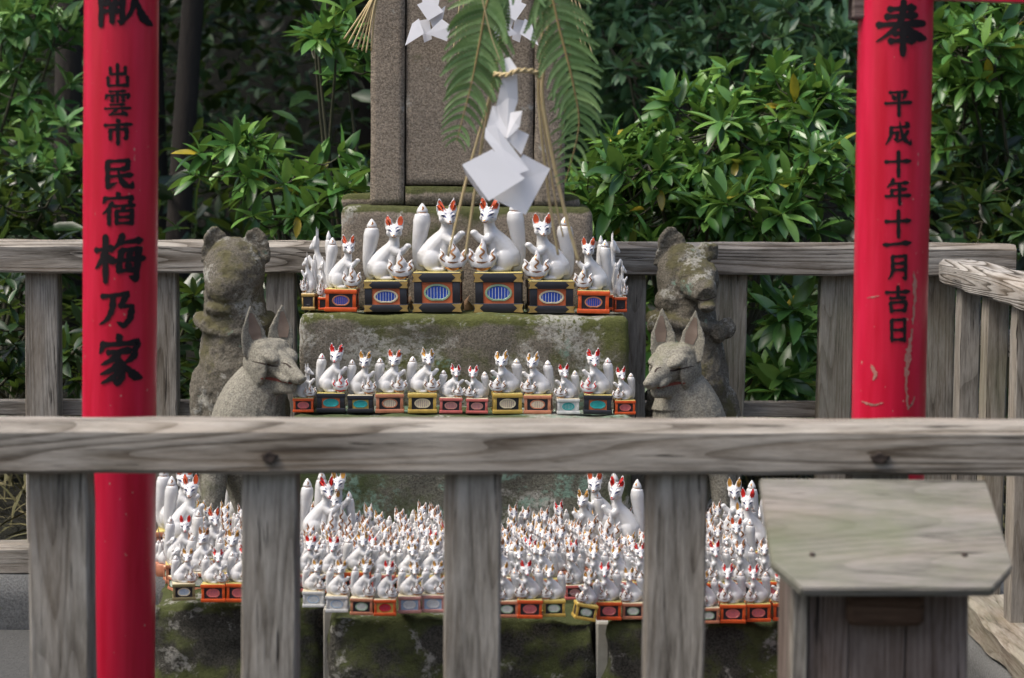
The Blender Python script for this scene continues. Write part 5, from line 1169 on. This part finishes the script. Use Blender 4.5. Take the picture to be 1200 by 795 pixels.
shrub('evergreen_shrub', 'rosettes of long leaves seen through the back fence at right', gb(915, 5.4, 0.2), [(915, 365, 5.12, 34, 34, 9), (890, 420, 5.15, 36, 40, 9), (935, 440, 5.2, 36, 36, 8)], 0.098, 18, near=130, group=GSH, whorl=(7, 10))
shrub('evergreen_shrub', 'dim leaves seen through the back fence beside the eroded left fox', gb(255, 5.5, 0.2), [(250, 350, 5.3, 40, 30, 10), (240, 420, 5.35, 46, 46, 12), (270, 460, 5.25, 30, 30, 6)], 0.075, 19, mat=LEAF_SHADE, group=GSH)
shrub('evergreen_shrub', 'dim leaves seen through the back fence at the far left', gb(0, 5.5, 0.2), [(10, 370, 5.3, 40, 46, 12), (10, 440, 5.35, 40, 40, 10), (110, 400, 5.4, 50, 60, 14), (165, 380, 5.4, 30, 60, 8)], 0.075, 20, mat=LEAF_SHADE, group=GSH)
shrub('evergreen_shrub', 'low leaves behind the rail at the right of the altar', gb(740, 5.6, 0.2), [(730, 275, 5.25, 60, 20, 12), (800, 290, 5.35, 60, 20, 10), (760, 380, 5.3, 60, 50, 14)], 0.085, 22, mat=LEAF_S, group=GSH)

shrub('evergreen_shrub', 'soft blurred sunlit shrub high up behind the glossy shrub, right of the shrine', gb(860, 7.4, 0.4), [(770, 70, 7.3, 70, 40, 40), (850, 35, 7.5, 90, 50, 60), (940, 45, 7.1, 80, 55, 60), (720, 20, 7.8, 60, 30, 24)], 0.085, 23, mat=LEAF_F, group=GSH)
def cloud(name, label, boxes, size, seed, mat, cat=None, clump=0.35, parent=None, kind='stuff', g=LG3):
    """a far mass of foliage: leaves gathered in clumps"""
    rg = np.random.default_rng(seed); L = []
    for (x0, x1, y0, y1, z0, z1, n) in boxes:
        nc = max(4, n // 45); C = rg.uniform((x0, y0, z0), (x1, y1, z1), (nc, 3)); idx = rg.integers(0, nc, n); L.append(C[idx] + rg.normal(0, clump, (n, 3)) * np.array([1, 1, 0.6]))
    loc = np.concatenate(L); n = len(loc); d = rg.normal(0, 1, (n, 3)); d[:, 2] = d[:, 2] * 0.5 - 0.15
    o = link(name, leaves_mesh(name, g, loc, basis(d, 0.5, rg), rg.uniform(0.6, 1.2, n) * size, mat), parent, label, cat, kind=kind); return o
cloud('far_wood_foliage', 'blurred green leaves of the wood behind the shrubs', [(0.1, 2.8, 7.6, 9.4, 1.05, 2.2, 11000), (-3.2, -0.5, 8.5, 10.5, 0.4, 2.6, 3500), (1.2, 3.6, 7.0, 8.6, 0.3, 2.2, 4000)], 0.085, 31, LEAF_F, 'foliage', 0.16)
cloud('deep_wood_foliage', 'dark leaves deep in the wood', [(-6, 6, 10.2, 12.5, 0.3, 4.2, 24000), (-2.4, 2.4, 5.9, 7.5, 0.15, 0.85, 6000), (-3.0, 0.6, 8.0, 9.5, 0.6, 2.6, 6000)], 0.11, 32, LEAF_SHADE, 'foliage', 0.3)
cloud('skylight_blocking_foliage', 'unseen leaf masses added around the clearing to block low skylight', [(-9, 9, -9.5, -5.5, 0.2, 5.5, 3600), (-9.5, -5.5, -6, 9, 0.2, 5.5, 3600), (5.5, 9.5, -6, 9, 0.2, 5.5, 3600)], 0.36, 33, LEAF_SHADE, 'foliage', 0.5)  # out-of-view foliage added to cut skylight from the sides and behind
# trees whose trunks show in the shade, with unseen crowns added to darken the wood
def tree(px, D, lean, r0, label, seed, crown_n=2600):
    rr = random.Random(seed); b = Vector((P(px, 100, D).x - lean * 0.3, D, 0.2)); r = empty('tree', b, label, 'tree', 'trees behind the shrine'); inv = r.matrix_basis.inverted()
    m = MB(); top = b + Vector((lean * 1.6, 0.2, 4.6)); q = crv([b, b + Vector((lean * 0.35, 0.0, 1.2)), b + Vector((lean * 0.9, 0.1, 2.8)), top], 8); m.tube(q, interp([r0 * 1.25, r0, r0 * 0.8, r0 * 0.4], len(q)), 14)
    for i in range(5):
        s = q[rr.randrange(14, 24)]; e = s + Vector((rr.uniform(-1.4, 1.4), rr.uniform(-0.8, 1.2), rr.uniform(0.5, 1.3))); m.tube(crv([s, s.lerp(e, 0.5) + Vector((0, 0, 0.15)), e], 4), interp([r0 * 0.4, r0 * 0.25, r0 * 0.1], 9), 8)
    m.build('trunk', BARK, r, smooth=True).matrix_basis = inv
    cr = cloud('shade_crown', None, [(top.x - 1.6, top.x + 1.6, top.y - 1.3, top.y + 1.5, 3.0, 5.6, crown_n)], 0.17, seed, LEAF_SHADE, None, 0.3, r, None); cr.matrix_basis = inv
    return r
tree(218, 7.6, 0.22, 0.040, 'slim dark trunk leaning behind the left red pillar', 41)
tree(80, 7.2, 0.05, 0.045, 'dark trunk beside the left edge of the left red pillar', 42)
tree(175, 8.4, -0.1, 0.06, 'dark trunk hidden behind the left red pillar', 43)
tree(1120, 8.8, 0.1, 0.10, 'dark tree behind the right red pillar', 45)
tree(440, 9.4, -0.2, 0.10, 'dark tree behind the left edge of the stone shrine', 46)
# dead grass and leaf litter on the bank
rg = np.random.default_rng(5); n = 2600
loc = np.stack([rg.uniform(-1.8, 1.6, n), rg.uniform(5.03, 5.7, n), np.full(n, 0.2)], 1); loc[:, 2] = 0.14 + np.minimum(1, (loc[:, 1] - 5.0) / 0.5) * 0.12
d = rg.normal(0, 1, (n, 3)); d[:, 2] = np.abs(d[:, 2]) * 0.9 + 0.15
gl = leaf_grid(3, 0.03, 0.2, 0.3)
t = NT('dead_grass'); GRASSM = t.fin(t.mix(t.noise(t.world(1), 14, 3, 0.6), (0.14, 0.10, 0.045), (0.055, 0.075, 0.022)), 0.8)
link('dead_grass', leaves_mesh('dead_grass', gl, loc, basis(d, 0.3, rg), rg.uniform(0.07, 0.17, n), GRASSM), None, 'dry grass and weeds on the bank behind the fence', 'grass', kind='stuff')
# a few dry leaves lodged among the boxes
dl = leaf_mesh(leaf_grid(5, 0.26, 0.7, 0.5), 'dry_leaf', DRY)
for (px, py, D, z, s, a, lb) in ((425, 362, 4.36, Z_T1 + 0.008, 0.032, 1.2, 'curled dry brown leaf beside the leftmost large orange box'), (548, 352, 4.44, Z_T1 + 0.02, 0.06, 1.5, 'dry brown leaf wedged between the two tall central boxes'), (482, 355, 4.43, Z_T1 + 0.02, 0.05, 1.8, 'dry brown leaf between the black boxes left of centre'), (677, 600, 4.09, Z_SLAB + 0.05, 0.05, 0.4, 'dry brown leaf lying at the back of the fox crowd')):
    o = link('dry_leaf', dl, None, lb, 'dry leaf', 'dry leaves on the altar'); o.location = (P(px, py, D).x, D, z); o.rotation_euler = (R(70) * (1 if s > 0.04 else 0.3), 0.3, a); o.scale = (s, s, s)
print('TRIS', sum(sum(len(p.vertices) - 2 for p in m.polygons) for m in bpy.data.meshes), 'OBJ', len(bpy.data.objects))
